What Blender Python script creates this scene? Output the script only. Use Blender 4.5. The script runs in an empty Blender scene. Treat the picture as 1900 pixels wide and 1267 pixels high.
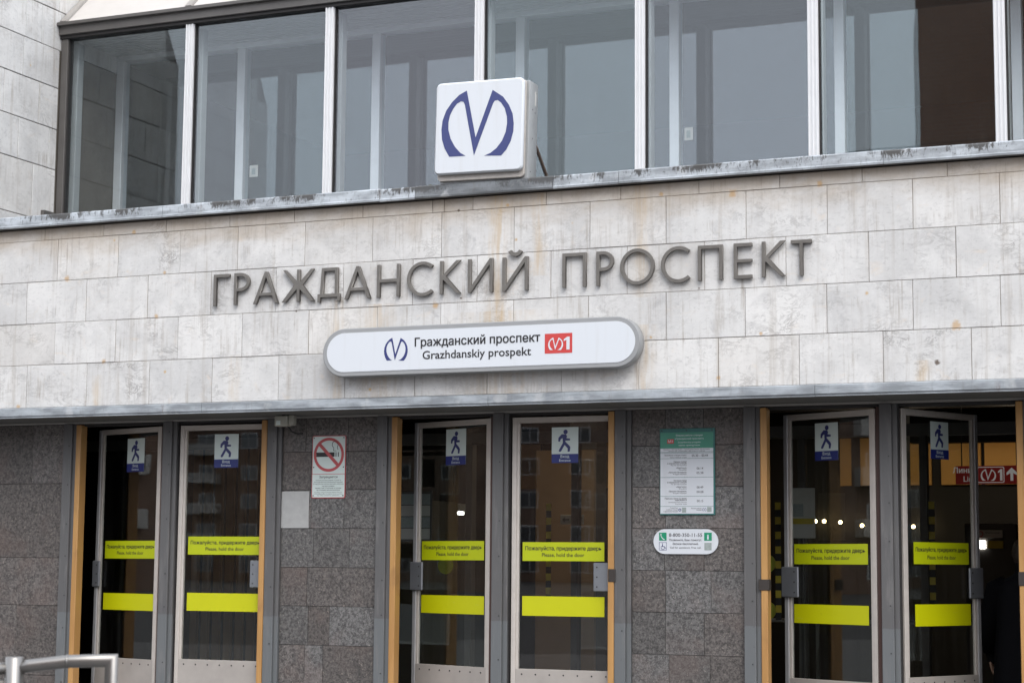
import bpy, bmesh, math, random
from mathutils import Matrix, Vector
R = math.radians
rng = random.Random(7)
scene = bpy.context.scene
COL = scene.collection

# ------------------------------------------------------------------ camera
cam = bpy.data.cameras.new('camera')
cam.sensor_width = 36.0
cam.lens = 66.878
cam.clip_start = 0.1
cam.clip_end = 3000
cam.dof.use_dof = True
cam.dof.focus_distance = 14.6
cam.dof.aperture_fstop = 4.0
camo = bpy.data.objects.new('camera', cam)
COL.objects.link(camo)
r_, u_, f_ = (0.921351, 0.388644, 0.008249), (0.037976, -0.111107, 0.993083), (-0.386872, 0.914665, 0.117128)
mw = Matrix(((r_[0], u_[0], -f_[0], 0.0), (r_[1], u_[1], -f_[1], -13.0), (r_[2], u_[2], -f_[2], 1.55), (0, 0, 0, 1)))
camo.matrix_world = mw
scene.camera = camo

# ------------------------------------------------------------------ world, sun, exposure
SUN_EL, SUN_AZ = R(48), R(142)          # azimuth clockwise from +Y: behind the photographer, a little right
w = bpy.data.worlds.new('World')
scene.world = w
w.use_nodes = True
wn, wl = w.node_tree.nodes, w.node_tree.links
bg = wn['Background']
sky = wn.new('ShaderNodeTexSky')
sky.sky_type = 'NISHITA'
sky.sun_disc = False
sky.sun_elevation = SUN_EL
sky.sun_rotation = SUN_AZ
sky.air_density = 1.0
sky.dust_density = 6.0
sky.ozone_density = 1.0
hs = wn.new('ShaderNodeHueSaturation')
hs.inputs['Saturation'].default_value = 0.22
wmix = wn.new('ShaderNodeMix')
wmix.data_type = 'RGBA'
wmix.inputs['Factor'].default_value = 0.72
wmix.inputs[7].default_value = (8.9, 9.5, 10.5, 1)     # even cloud cover over the clear sky
wl.new(sky.outputs[0], hs.inputs['Color'])
wl.new(hs.outputs[0], wmix.inputs[6])
wl.new(wmix.outputs[2], bg.inputs['Color'])
bg.inputs['Strength'].default_value = 0.14
sun = bpy.data.lights.new('sun', 'SUN')
sun.energy = 0.95
sun.angle = R(40)
sun.color = (1.0, 0.95, 0.88)
suno = bpy.data.objects.new('sun', sun)
sd = Vector((math.sin(SUN_AZ) * math.cos(SUN_EL), math.cos(SUN_AZ) * math.cos(SUN_EL), math.sin(SUN_EL)))
suno.rotation_euler = (-sd).to_track_quat('-Z', 'Y').to_euler()
suno.location = (-6, -30, 40)
COL.objects.link(suno)
vs = scene.view_settings
vs.view_transform = 'Standard'
vs.look = 'None'
vs.gamma = 1.0
vs.exposure = 0.80
vs.use_curve_mapping = False
scene.render.engine = 'CYCLES'
scene.cycles.max_bounces = 10
scene.cycles.transparent_max_bounces = 24
scene.cycles.glossy_bounces = 6
scene.cycles.caustics_reflective = False
scene.cycles.caustics_refractive = False
scene.cycles.use_denoising = True

# ------------------------------------------------------------------ materials
class NT:
    def __init__(s, name):
        s.m = bpy.data.materials.new(name)
        s.m.use_nodes = True
        s.n, s.l = s.m.node_tree.nodes, s.m.node_tree.links
        s.b = s.n['Principled BSDF']
    def new(s, t, **k):
        o = s.n.new(t)
        for a, v in k.items():
            setattr(o, a, v)
        return o
    def link(s, a, b):
        s.l.new(a, b)
    def math(s, op, a, b=None, c=None, clamp=False):
        o = s.new('ShaderNodeMath', operation=op, use_clamp=clamp)
        for i, v in enumerate((a, b, c)):
            if v is None:
                continue
            if isinstance(v, (int, float)):
                o.inputs[i].default_value = v
            else:
                s.link(v, o.inputs[i])
        return o.outputs[0]
    def mix(s, f, a, b, blend='MIX'):
        o = s.new('ShaderNodeMix', data_type='RGBA', blend_type=blend)
        for i, v in ((0, f), (6, a), (7, b)):
            if isinstance(v, (int, float)):
                o.inputs[i].default_value = v
            elif isinstance(v, tuple):
                o.inputs[i].default_value = (*v, 1) if len(v) == 3 else v
            else:
                s.link(v, o.inputs[i])
        return o.outputs[2]
    def ramp(s, f, lo, hi):
        o = s.new('ShaderNodeMapRange', interpolation_type='SMOOTHSTEP')
        s.link(f, o.inputs[0])
        o.inputs[1].default_value, o.inputs[2].default_value = lo, hi
        return o.outputs[0]
    def pos(s):
        return s.new('ShaderNodeNewGeometry').outputs['Position']
    def objco(s, spread=40.0):
        """object coordinates shifted by a random amount per object"""
        tc = s.new('ShaderNodeTexCoord').outputs['Object']
        rnd = s.new('ShaderNodeObjectInfo').outputs['Random']
        o = s.new('ShaderNodeVectorMath', operation='ADD')
        s.link(tc, o.inputs[0])
        s.link(s.math('MULTIPLY', rnd, spread), o.inputs[1])
        return o.outputs[0], rnd
    def scale(s, v, sc):
        o = s.new('ShaderNodeVectorMath', operation='MULTIPLY')
        s.link(v, o.inputs[0])
        o.inputs[1].default_value = sc
        return o.outputs[0]
    def noise(s, v, sc, det=4, rough=.55, dist=0.0):
        o = s.new('ShaderNodeTexNoise')
        s.link(v, o.inputs['Vector'])
        o.inputs['Scale'].default_value = sc
        o.inputs['Detail'].default_value = det
        o.inputs['Roughness'].default_value = rough
        o.inputs['Distortion'].default_value = dist
        return o.outputs[0]
    def bump(s, h, strength=.2, dist=.01):
        o = s.new('ShaderNodeBump')
        o.inputs['Strength'].default_value = strength
        o.inputs['Distance'].default_value = dist
        s.link(h, o.inputs['Height'])
        s.link(o.outputs[0], s.b.inputs['Normal'])
    def sep(s, v):
        o = s.new('ShaderNodeSeparateXYZ')
        s.link(v, o.inputs[0])
        return o.outputs
    def base(s, c):
        if isinstance(c, tuple):
            s.b.inputs['Base Color'].default_value = (*c, 1)
        else:
            s.link(c, s.b.inputs['Base Color'])

def plain(name, c, rough=.5, metal=0.0, var=.12, vscale=9.0, spec=.5, bump=0.0):
    t = NT(name)
    v, rnd = t.objco()
    n = t.noise(v, vscale, 5, .6)
    k = t.math('MULTIPLY_ADD', n, 2 * var, 1 - var)
    o = t.new('ShaderNodeVectorMath', operation='SCALE')
    o.inputs[0].default_value = c
    t.link(k, o.inputs['Scale'])
    t.base(o.outputs[0])
    t.b.inputs['Roughness'].default_value = rough
    t.b.inputs['Metallic'].default_value = metal
    t.b.inputs['Specular IOR Level'].default_value = spec
    if bump:
        t.bump(n, bump, .004)
    return t.m

RUST = [(-8.88, 4.25, .022, 0), (-8.573, 3.895, .018, 0), (-9.531, 3.896, .03, 0), (-8.64, 3.54, .025, 0), (-9.136, 3.191, .025, 0), (-9.974, 2.839, .022, 0), (-6.134, 3.514, .03, 0), (-5.472, 3.984, .015, 0),
        (-5.543, 4.25, .015, 0), (-4.326, 4.249, .02, 0), (-3.788, 4.22, .035, 0), (-4.405, 3.202, .015, 0), (-3.585, 3.197, .016, 0), (-3.151, 4.245, .028, 0), (-2.219, 3.198, .04, 0), (-2.353, 2.952, .022, 1),
        (-3.899, 2.893, .018, 0), (-5.949, 4.236, .012, 1), (-7.342, 3.526, .01, 1), (-5.923, 3.562, .01, 1), (-4.041, 3.544, .01, 1)]

def marble():
    t = NT('marble')
    v, rnd = t.objco()
    p = t.pos()
    xyz = t.sep(p)
    n1 = t.noise(v, 2.2, 5, .6, .6)
    c = t.mix(t.ramp(n1, .32, .68), (.535, .53, .525), (.655, .648, .638))
    # soft grey clouds and a few warm patches
    n2 = t.noise(v, 4.5, 6, .62, 1.4)
    c = t.mix(t.math('MULTIPLY', t.ramp(n2, .54, .77), .6), c, (.36, .357, .362))
    n3 = t.noise(t.scale(v, (1, 1, 1.6)), 5.5, 5, .66, .8)
    c = t.mix(t.math('MULTIPLY', t.ramp(n3, .58, .78), .5), c, (.64, .545, .45))
    # fine dark veins
    n4 = t.noise(t.scale(v, (1.0, 1.0, 2.0)), 6.0, 8, .72, .8)
    vein = t.math('SUBTRACT', 1.0, t.math('MULTIPLY', t.math('ABSOLUTE', t.math('SUBTRACT', n4, .5)), 24.0), clamp=True)
    patch = t.ramp(t.noise(v, 3.3, 3), .46, .68)
    c = t.mix(t.math('MULTIPLY', t.math('MULTIPLY', vein, patch), t.math('MULTIPLY_ADD', t.math('FRACT', t.math('MULTIPLY', rnd, 7.77)), .6, .25)), c, (.24, .23, .225))
    n5 = t.noise(v, 46.0, 4, .7)
    c = t.mix(t.math('MULTIPLY', t.ramp(n5, .58, .8), .5), c, (.3, .295, .29))
    n6 = t.noise(t.scale(v, (1, 1, 2.1)), 21.0, 7, .76, .6)
    c = t.mix(t.math('MULTIPLY', t.ramp(n6, .53, .69), .58), c, (.35, .342, .342))
    c = t.mix(t.math('MULTIPLY', t.ramp(n6, .34, .46), -.12), c, (.8, .79, .78)) if False else c
    c = t.mix(t.math('MULTIPLY', t.math('SUBTRACT', 1.0, t.ramp(n6, .3, .44)), .45), c, (.76, .755, .75))
    # slab to slab tone
    c = t.mix(1.0, c, t.mix(rnd, (.915, .915, .915), (1.03, 1.025, 1.018)), 'MULTIPLY')
    r2 = t.math('FRACT', t.math('MULTIPLY', rnd, 17.31))
    c = t.mix(t.math('MULTIPLY', t.ramp(r2, .7, 1.0), .22), c, (.63, .585, .53))
    # long run-off streaks down the wall
    st = t.noise(t.scale(p, (13, 13, .55)), 1.0, 4, .6)
    c = t.mix(t.math('MULTIPLY', t.ramp(st, .53, .76), .5), c, (.34, .3, .255))
    # brownish seep under the parapet flashing and grime along the lower edge
    sn = t.noise(t.scale(p, (1.1, 1.1, 2.2)), 1.7, 5, .65, .5)
    k = t.math('MULTIPLY', t.ramp(t.math('ADD', xyz[2], t.math('MULTIPLY', sn, .5)), 4.28, 4.62), t.math('LESS_THAN', xyz[2], 4.34))
    c = t.mix(t.math('MULTIPLY', k, .7), c, (.37, .29, .205))
    fs = t.noise(t.scale(p, (34, 34, 1.6)), 1.0, 5, .7)
    k = t.math('MULTIPLY', t.ramp(fs, .5, .72), t.ramp(sn, .42, .6))
    c = t.mix(t.math('MULTIPLY', k, .68), c, (.3, .26, .22))
    # rusty drips from the light box and its brackets
    for x0, wd, a, z0, z1 in ((-5.62, .07, .55, 3.1, 4.4), (-5.29, .045, .5, 3.7, 4.4), (-4.475, .05, .4, 3.5, 4.4), (-6.98, .06, .35, 2.8, 3.6),
                              (-6.62, .12, .38, 2.8, 3.55), (-5.62, .28, .32, 2.8, 3.45), (-4.45, .06, .4, 2.8, 3.3), (-7.9, .05, .3, 2.8, 3.2), (-9.2, .035, .5, 2.8, 3.08), (-2.45, .04, .5, 2.82, 2.97)):
        g = t.math('DIVIDE', t.math('SUBTRACT', xyz[0], x0), wd)
        wob = t.math('MULTIPLY_ADD', t.noise(t.scale(p, (3, 1, 4)), 2.0, 2), 1.6, -.8)
        g = t.math('ADD', g, wob)
        g = t.math('POWER', 2.718, t.math('MULTIPLY', t.math('MULTIPLY', g, g), -1.0))
        k = t.math('MULTIPLY', t.math('MULTIPLY', g, a), t.math('MULTIPLY', t.math('GREATER_THAN', xyz[2], z0), t.math('LESS_THAN', xyz[2], z1)))
        k = t.math('MULTIPLY', k, t.ramp(t.noise(t.scale(p, (30, 30, 3)), 1.0, 3), .3, .65))
        c = t.mix(k, c, (.47, .33, .17))
    # rust and yellow blotches, drilled holes
    for sx, sz, sr, dk in RUST:
        dx, dz = t.math('SUBTRACT', xyz[0], sx), t.math('SUBTRACT', xyz[2], sz)
        dd = t.math('SQRT', t.math('ADD', t.math('MULTIPLY', dx, dx), t.math('MULTIPLY', t.math('MULTIPLY', dz, dz), 1.0 if dz else 1.0)))
        dd = t.math('ADD', dd, t.math('MULTIPLY_ADD', n5, sr * 1.6, -sr * .8))
        k = t.math('SUBTRACT', 1.0, t.ramp(dd, sr * .3, sr * 1.15))
        c = t.mix(t.math('MULTIPLY', k, .9 if dk else .65), c, (.09, .06, .04) if dk else (.46, .27, .09))
    # small rust spots
    vo = t.new('ShaderNodeTexVoronoi', feature='F1')
    t.link(p, vo.inputs['Vector'])
    vo.inputs['Scale'].default_value = 3.2
    vr = t.new('ShaderNodeSeparateColor')
    t.link(vo.outputs['Color'], vr.inputs[0])
    spot = t.math('MULTIPLY', t.math('SUBTRACT', 1.0, t.ramp(t.math('ADD', vo.outputs['Distance'], t.math('MULTIPLY', n5, .05)), .03, .085)), t.math('GREATER_THAN', vr.outputs[0], .62))
    c = t.mix(t.math('MULTIPLY', spot, .75), c, (.5, .3, .08))
    t.base(c)
    t.b.inputs['Roughness'].default_value = .62
    t.b.inputs['Specular IOR Level'].default_value = .3
    t.bump(t.math('ADD', n4, t.math('MULTIPLY', n5, .5)), .22, .004)
    return t.m

def granite(name='granite', tint=(1, 1, 1)):
    t = NT(name)
    v, rnd = t.objco()
    p = t.pos()
    a = t.noise(v, 40.0, 5, .85)
    b = t.noise(v, 66.0, 4, .75)
    c = t.mix(t.ramp(a, .38, .6), (.046, .044, .043), (.165, .16, .156))
    c = t.mix(t.math('MULTIPLY', t.ramp(b, .57, .68), .8), c, (.36, .335, .305))
    c = t.mix(t.math('MULTIPLY', t.ramp(t.noise(v, 46.0, 4, .65), .56, .68), .75), c, (.035, .032, .032))
    c = t.mix(t.math('MULTIPLY', t.ramp(t.noise(v, 2.4, 3), .5, .72), .35), c, (.165, .12, .105))
    c = t.mix(1.0, c, t.mix(rnd, (.74, .72, .71), (1.04, 1.04, 1.05)), 'MULTIPLY')
    c = t.mix(1.0, c, tint, 'MULTIPLY')
    # dark smears
    sm = t.noise(t.scale(p, (5, 5, 1.5)), 2.2, 4, .6, .8)
    c = t.mix(t.math('MULTIPLY', t.ramp(sm, .6, .74), .55), c, (.035, .034, .034))
    t.base(c)
    t.b.inputs['Roughness'].default_value = .45
    t.bump(a, .15, .003)
    return t.m

def zinc(name, base=(.36, .385, .41), dirt=.8, ztop=None):
    t = NT(name)
    p = t.pos()
    v, rnd = t.objco()
    n = t.noise(t.scale(p, (2.2, 2.2, 9)), 1.6, 5, .6)
    c = t.mix(t.ramp(n, .35, .68), tuple(k * .72 for k in base), tuple(k * 1.3 for k in base))
    sp = t.noise(t.scale(p, (26, 26, 6)), 1.0, 5, .7)
    c = t.mix(t.math('MULTIPLY', t.ramp(sp, .55, .7), .35), c, (.2, .2, .2))
    c = t.mix(t.math('MULTIPLY', t.ramp(t.noise(p, 7, 4), .58, .72), .4), c, (.6, .6, .6))
    c = t.mix(t.math('MULTIPLY', t.ramp(t.noise(t.scale(p, (14, 14, 3)), 1.0, 5, .7), .6, .74), .5), c, (.15, .11, .085))
    if ztop:
        z = t.sep(p)[2]
        hgt = t.ramp(z, ztop - .085, ztop)
        big = t.ramp(t.noise(t.scale(p, (1.4, 0, 0)), 1.3, 4, .7), .44, .62)
        dn = t.noise(t.scale(p, (60, 60, 26)), 1.0, 6, .8)
        k = t.ramp(t.math('ADD', dn, t.math('MULTIPLY', t.math('MULTIPLY', hgt, big), .36)), .55, .7)
        c = t.mix(t.math('MULTIPLY', k, dirt), c, (.05, .045, .04))
    t.base(c)
    t.b.inputs['Roughness'].default_value = .5
    t.b.inputs['Metallic'].default_value = .35
    t.bump(n, .1, .004)
    return t.m

def timber():
    t = NT('varnished timber')
    v, rnd = t.objco()
    n = t.noise(t.scale(v, (22, 22, 1.3)), 1.0, 4, .6, 1.2)
    wv = t.new('ShaderNodeTexWave', wave_type='RINGS')
    t.link(t.scale(v, (9, 9, .9)), wv.inputs['Vector'])
    wv.inputs['Scale'].default_value = 2.2
    wv.inputs['Distortion'].default_value = 5.0
    wv.inputs['Detail'].default_value = 3.0
    c = t.mix(n, (.50, .285, .105), (.37, .19, .06))
    c = t.mix(t.math('MULTIPLY', wv.outputs['Fac'], .35), c, (.27, .12, .035))
    c = t.mix(t.math('MULTIPLY', t.ramp(t.noise(v, 3.0, 3), .6, .75), .45), c, (.2, .1, .04))
    t.base(c)
    t.b.inputs['Roughness'].default_value = .42
    return t.m

def post_paint():
    t = NT('grey post paint')
    v, rnd = t.objco()
    p = t.pos()
    z = t.sep(p)[2]
    low = t.math('LESS_THAN', t.math('ADD', z, t.math('MULTIPLY', t.noise(p, 30, 2), .01)), 1.14)
    c = t.mix(low, (.098, .096, .097), (.122, .129, .134))
    c = t.mix(t.math('MULTIPLY', t.ramp(t.noise(t.scale(v, (18, 18, 2.5)), 1.0, 5, .65), .5, .72), .4), c, (.2, .19, .185))
    c = t.mix(t.math('MULTIPLY', t.ramp(t.noise(v, 34, 4, .7), .62, .72), .5), c, (.06, .055, .05))
    t.base(c)
    t.b.inputs['Roughness'].default_value = .48
    return t.m

def glass(name='glass', tint=(1, 1, 1), wav=0.0, refl=(1, 1, 1), dust=.02):
    t = NT(name)
    t.n.remove(t.b)
    geo = t.new('ShaderNodeNewGeometry')
    dot = t.new('ShaderNodeVectorMath', operation='DOT_PRODUCT')
    t.link(geo.outputs['Normal'], dot.inputs[0])
    t.link(geo.outputs['Incoming'], dot.inputs[1])
    ca = t.math('ABSOLUTE', dot.outputs['Value'])
    f = t.math('MULTIPLY_ADD', t.math('POWER', t.math('SUBTRACT', 1.0, ca, clamp=True), 5.0), .955, .045)
    tr = t.new('ShaderNodeBsdfTransparent')
    tr.inputs[0].default_value = (*tint, 1)
    gl = t.new('ShaderNodeBsdfGlossy')
    gl.inputs['Roughness'].default_value = 0.0
    _o, grnd = t.objco()
    t.link(t.mix(grnd, tuple(k * c for k, c in zip(refl, (.93, 1.0, .99))), tuple(k * c for k, c in zip(refl, (1.0, .965, 1.0)))), gl.inputs['Color'])
    if wav:
        bp = t.new('ShaderNodeBump')
        bp.inputs['Strength'].default_value = 1.0
        bp.inputs['Distance'].default_value = wav
        v, rnd = t.objco()
        t.link(t.noise(v, 1.3, 1, .4), bp.inputs['Height'])
        t.link(bp.outputs[0], gl.inputs['Normal'])
    mx = t.new('ShaderNodeMixShader')
    t.link(f, mx.inputs[0])
    t.link(tr.outputs[0], mx.inputs[1])
    t.link(gl.outputs[0], mx.inputs[2])
    df = t.new('ShaderNodeBsdfDiffuse')
    df.inputs[0].default_value = (.42, .39, .35, 1)
    dv_, _r = t.objco()
    dn = t.math('MULTIPLY', t.ramp(t.noise(t.scale(dv_, (1, 1, .35)), 2.6, 5, .65), .3, .75), dust)
    dn = t.math('ADD', dn, t.math('MULTIPLY', t.ramp(t.noise(t.scale(dv_, (24, 24, .7)), 1.0, 5, .7), .52, .75), dust * 1.6))
    m2 = t.new('ShaderNodeMixShader')
    t.link(dn, m2.inputs[0])
    t.link(mx.outputs[0], m2.inputs[1])
    t.link(df.outputs[0], m2.inputs[2])
    t.link(m2.outputs[0], t.n['Material Output'].inputs['Surface'])
    return t.m

def emit(name, c, s):
    t = NT(name)
    t.b.inputs['Base Color'].default_value = (*c, 1)
    t.b.inputs['Emission Color'].default_value = (*c, 1)
    t.b.inputs['Emission Strength'].default_value = s
    return t.m

def vinyl(name, c):
    t = NT(name)
    v, rnd = t.objco()
    n = t.noise(v, 6.0, 5, .65)
    col = t.mix(t.math('MULTIPLY', n, .35), c, tuple(k * .72 for k in c))
    sc = t.noise(t.scale(v, (5, 5, 40)), 2.0, 4, .7, 1.0)
    col = t.mix(t.math('MULTIPLY', t.ramp(sc, .66, .74), .5), col, (.5, .5, .3))
    col = t.mix(t.math('MULTIPLY', t.ramp(t.noise(v, 22.0, 4, .7), .64, .74), .4), col, (.16, .17, .02))
    col = t.mix(t.math('MULTIPLY', rnd, .25), col, tuple(k * .85 for k in c))
    t.base(col)
    t.b.inputs['Roughness'].default_value = .38
    t.bump(n, .08, .003)
    return t.m

def signwhite():
    t = NT('sign white')
    p = t.pos()
    n = t.noise(t.scale(p, (16, 16, 1.2)), 1.0, 5, .65)
    c = t.mix(t.math('MULTIPLY', t.ramp(n, .5, .8), .22), (.61, .635, .672), (.47, .46, .44))
    c = t.mix(t.math('MULTIPLY', t.ramp(t.noise(p, 55, 3, .7), .66, .76), .25), c, (.35, .34, .33))
    t.base(c)
    t.b.inputs['Roughness'].default_value = .3
    return t.m

def paving():
    t = NT('paving')
    p = t.pos()
    br = t.new('ShaderNodeTexBrick')
    t.link(p, br.inputs['Vector'])
    br.inputs['Color1'].default_value = (.12, .116, .112, 1)
    br.inputs['Color2'].default_value = (.15, .146, .142, 1)
    br.inputs['Mortar'].default_value = (.08, .08, .08, 1)
    br.inputs['Scale'].default_value = 2.0
    c = t.mix(t.math('MULTIPLY', t.ramp(t.noise(p, .6, 5, .6), .4, .7), .5), br.outputs[0], (.1, .1, .1))
    t.base(c)
    t.b.inputs['Roughness'].default_value = .6
    return t.m

def brickwall(name, c1, c2):
    t = NT(name)
    tc = t.pos()
    xyz = t.sep(tc)
    cmb = t.new('ShaderNodeCombineXYZ')
    t.link(t.math('ADD', xyz[0], xyz[1]), cmb.inputs[0])
    t.link(xyz[2], cmb.inputs[1])
    br = t.new('ShaderNodeTexBrick')
    t.link(cmb.outputs[0], br.inputs['Vector'])
    br.inputs['Color1'].default_value = (*c1, 1)
    br.inputs['Color2'].default_value = (*c2, 1)
    br.inputs['Mortar'].default_value = (.25, .22, .2, 1)
    br.inputs['Scale'].default_value = 1.6
    c = t.mix(t.math('MULTIPLY', t.noise(tc, .25, 4), .5), br.outputs[0], tuple(k * .6 for k in c1))
    t.base(c)
    t.b.inputs['Roughness'].default_value = .85
    return t.m

M = dict(
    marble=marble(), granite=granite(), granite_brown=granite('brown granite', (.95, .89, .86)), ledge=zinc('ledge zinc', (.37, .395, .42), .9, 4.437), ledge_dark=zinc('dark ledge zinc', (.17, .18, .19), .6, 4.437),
    drip=zinc('drip zinc', (.33, .355, .38), .0), timber=timber(), post=post_paint(), glass=glass('window glass', (.95, .975, .985), .0007, (.98, .99, 1.0), .006), dglass=glass('door glass', (.93, .95, .94), .0007, (1, .98, .96), .009),
    grout=plain('joint mortar', (.25, .215, .18), .9, 0, .5, 3), grout_dark=plain('dirty joint', (.11, .095, .08), .9, 0, .4, 4), concrete=plain('backing', (.2, .19, .18), .9),
    letter=plain('letter metal', (.16, .148, .134), .4, .45, .35, 16), bronze=plain('header metal', (.105, .098, .093), .5, .2, .25, 6),
    alu=plain('white aluminium', (.70, .70, .71), .42, .15, .1, 8), alu_in=plain('grey aluminium', (.36, .37, .37), .5, .1, .15, 6),
    soffit=plain('soffit sheet', (.14, .135, .13), .7, 0, .2, 4), trim=plain('trim aluminium', (.36, .34, .32), .5, .3, .2, 8),
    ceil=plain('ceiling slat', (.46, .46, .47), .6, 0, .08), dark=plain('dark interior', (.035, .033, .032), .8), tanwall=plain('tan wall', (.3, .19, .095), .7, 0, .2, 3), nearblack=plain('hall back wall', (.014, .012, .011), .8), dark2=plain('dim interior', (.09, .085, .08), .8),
    doorframe=plain('door aluminium', (.53, .485, .445), .45, .2, .18, 10), doorcool=plain('door edge aluminium', (.42, .42, .43), .4, .4, .15, 10),
    rubber=plain('rubber seal', (.02, .018, .018), .7), redbrown=plain('brown seal', (.06, .028, .022), .6),
    kick=plain('kick plate', (.40, .365, .335), .42, .25, .22, 5), plate=plain('push plate', (.21, .22, .24), .38, .45, .15, 12),
    screw=plain('screw', (.03, .03, .03), .5), white=signwhite(), white2=plain('sticker white', (.60, .68, .655), .35, 0, .03),
    greyrim=plain('sign rim', (.29, .295, .3), .45, .1, .08), steelbox=plain('light box steel', (.33, .34, .345), .5, .2, .2, 12), stain=plain('box edge', (.42, .39, .36), .6, .1, .25, 20),
    blue=plain('logo blue', (.036, .047, .165), .35, 0, .04), navy=plain('print navy', (.026, .034, .15), .4, 0, .03), signblue=plain('sticker blue', (.014, .024, .16), .4, 0, .04), black=plain('print black', (.015, .014, .016), .5),
    red=plain('sign red', (.52, .05, .045), .4, 0, .06), nored=plain('prohibition red', (.45, .075, .08), .45, 0, .1), yellow=vinyl('fluorescent sticker', (.44, .50, .004)), yellow2=vinyl('warm yellow sticker', (.52, .53, .002)),
    green=plain('sign green', (.055, .25, .175), .4, 0, .12), teal=plain('sign teal edge', (.03, .14, .13), .4, 0, .2), pgreen=plain('pictogram green', (.01, .25, .13), .4),
    qr=plain('code grey', (.3, .34, .33), .5, 0, .3, 60), patch=plain('cement patch', (.36, .36, .355), .8, 0, .2, 18, bump=.2), ivory=plain('device ivory', (.38, .37, .32), .5),
    stainless=plain('stainless', (.23, .22, .21), .36, .95, .12, 6), strike=plain('strike plate', (.05, .042, .038), .5, .4),
    amber=plain('amber panel', (.6, .32, .08), .6, 0, .15, 2), coat=plain('black coat', (.01, .01, .012), .9, 0, .1, 9, .08), skin=plain('skin', (.45, .28, .2), .6), hair=plain('hair', (.03, .02, .015), .6),
    hazy=plain('hazard yellow', (.5, .38, .03), .5), floor=plain('hall floor', (.12, .11, .1), .35), moss=plain('moss', (.05, .05, .012), .95, 0, .5, 40, bump=.6),
    rust=plain('rusty strut', (.1, .07, .055), .7, .2, .4, 20), roofstone=plain('roof stone', (.50, .475, .45), .7, 0, .16, 3),
    paving=paving(), asphalt=plain('asphalt', (.055, .055, .056), .8), brick=brickwall('brown brick', (.27, .125, .07), (.22, .10, .06)), brick2=brickwall('red brick', (.20, .115, .075), (.165, .09, .06)),
    wframe=plain('white window frame', (.6, .6, .6), .5), pane=plain('far window pane', (.06, .07, .08), .1, 0, .2, 2, 1.0), balc=plain('balcony panel', (.45, .44, .42), .8),
    glow_red=emit('emissive red', (.42, .035, .03), .05), glow_white=emit('emissive white', (.7, .68, .65), .12),  # slight emission given to the line sign's board and print
    bulb=emit('warm bulb', (1.0, .72, .36), 14.0), tube=emit('cool tube', (1.0, .96, .88), 9.0), cable=plain('cable', (.02, .02, .02), .6),
    tan=plain('weak yellow', (.35, .37, .02), .5), offwhite=plain('poster paper', (.5, .49, .46), .6, 0, .06),
)

# ------------------------------------------------------------------ geometry helpers
ORIG = {}                       # parent object -> world origin of its local frame
def origin(p):
    return ORIG.get(p.name, Vector((0, 0, 0))) if p else Vector((0, 0, 0))

def link(name, mesh, loc, parent, mat=None):
    if mat is not None and not mesh.materials:
        mesh.materials.append(M[mat] if isinstance(mat, str) else mat)
    o = bpy.data.objects.new(name, mesh)
    COL.objects.link(o)
    loc = Vector(loc)
    if parent:
        o.parent = parent
        o.location = loc - origin(parent)
    else:
        o.location = loc
    ORIG[o.name] = loc
    return o

def tag(o, label, cat, group=None):
    o['label'], o['category'] = label, cat
    if group:
        o['group'] = group
    return o

def thing(name, loc, label, cat, group=None, rz=0.0):
    o = bpy.data.objects.new(name, None)
    COL.objects.link(o)
    o.location = loc
    o.rotation_euler = (0, 0, rz)
    o.empty_display_size = .1
    ORIG[o.name] = Vector(loc)
    return tag(o, label, cat, group)

def struct(o):
    o['kind'] = 'structure'
    return o

BOXES = {}
def box(name, x0, x1, y0, y1, z0, z1, mat, parent=None, bev=0.0, jit=0.0):
    d = (round(x1 - x0, 4), round(y1 - y0, 4), round(z1 - z0, 4), mat, bev)
    me = BOXES.get(d)
    if me is None:
        bm = bmesh.new()
        bmesh.ops.create_cube(bm, size=1.0)
        bmesh.ops.scale(bm, vec=d[:3], verts=bm.verts)
        if bev:
            bmesh.ops.bevel(bm, geom=list(bm.edges), offset=bev, segments=1, affect='EDGES')
        me = bpy.data.meshes.new(name)
        bm.to_mesh(me)
        bm.free()
        BOXES[d] = me
    o = link(name, me, ((x0 + x1) / 2, (y0 + y1) / 2, (z0 + z1) / 2), parent, mat)
    return o

def bm_obj(name, bm, mat, parent=None, smooth=False, loc=(0, 0, 0)):
    me = bpy.data.meshes.new(name)
    bm.normal_update()
    bm.to_mesh(me)
    bm.free()
    if smooth:
        for p in me.polygons:
            p.use_smooth = True
    return link(name, me, loc, parent, mat)

def screws(bm, parent):
    o = bm_obj('screw_heads', bm, 'screw', parent)
    o['kind'] = 'stuff'      # a few millimetres across each
    return o

def add_box(bm, x0, x1, y0, y1, z0, z1, bev=0.0):
    r = bmesh.ops.create_cube(bm, size=1.0)
    bmesh.ops.scale(bm, vec=(x1 - x0, y1 - y0, z1 - z0), verts=r['verts'])
    bmesh.ops.translate(bm, vec=((x0 + x1) / 2, (y0 + y1) / 2, (z0 + z1) / 2), verts=r['verts'])
    if bev:
        es = {e for v in r['verts'] for e in v.link_edges}
        bmesh.ops.bevel(bm, geom=list(es), offset=bev, segments=2, affect='EDGES')

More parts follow.
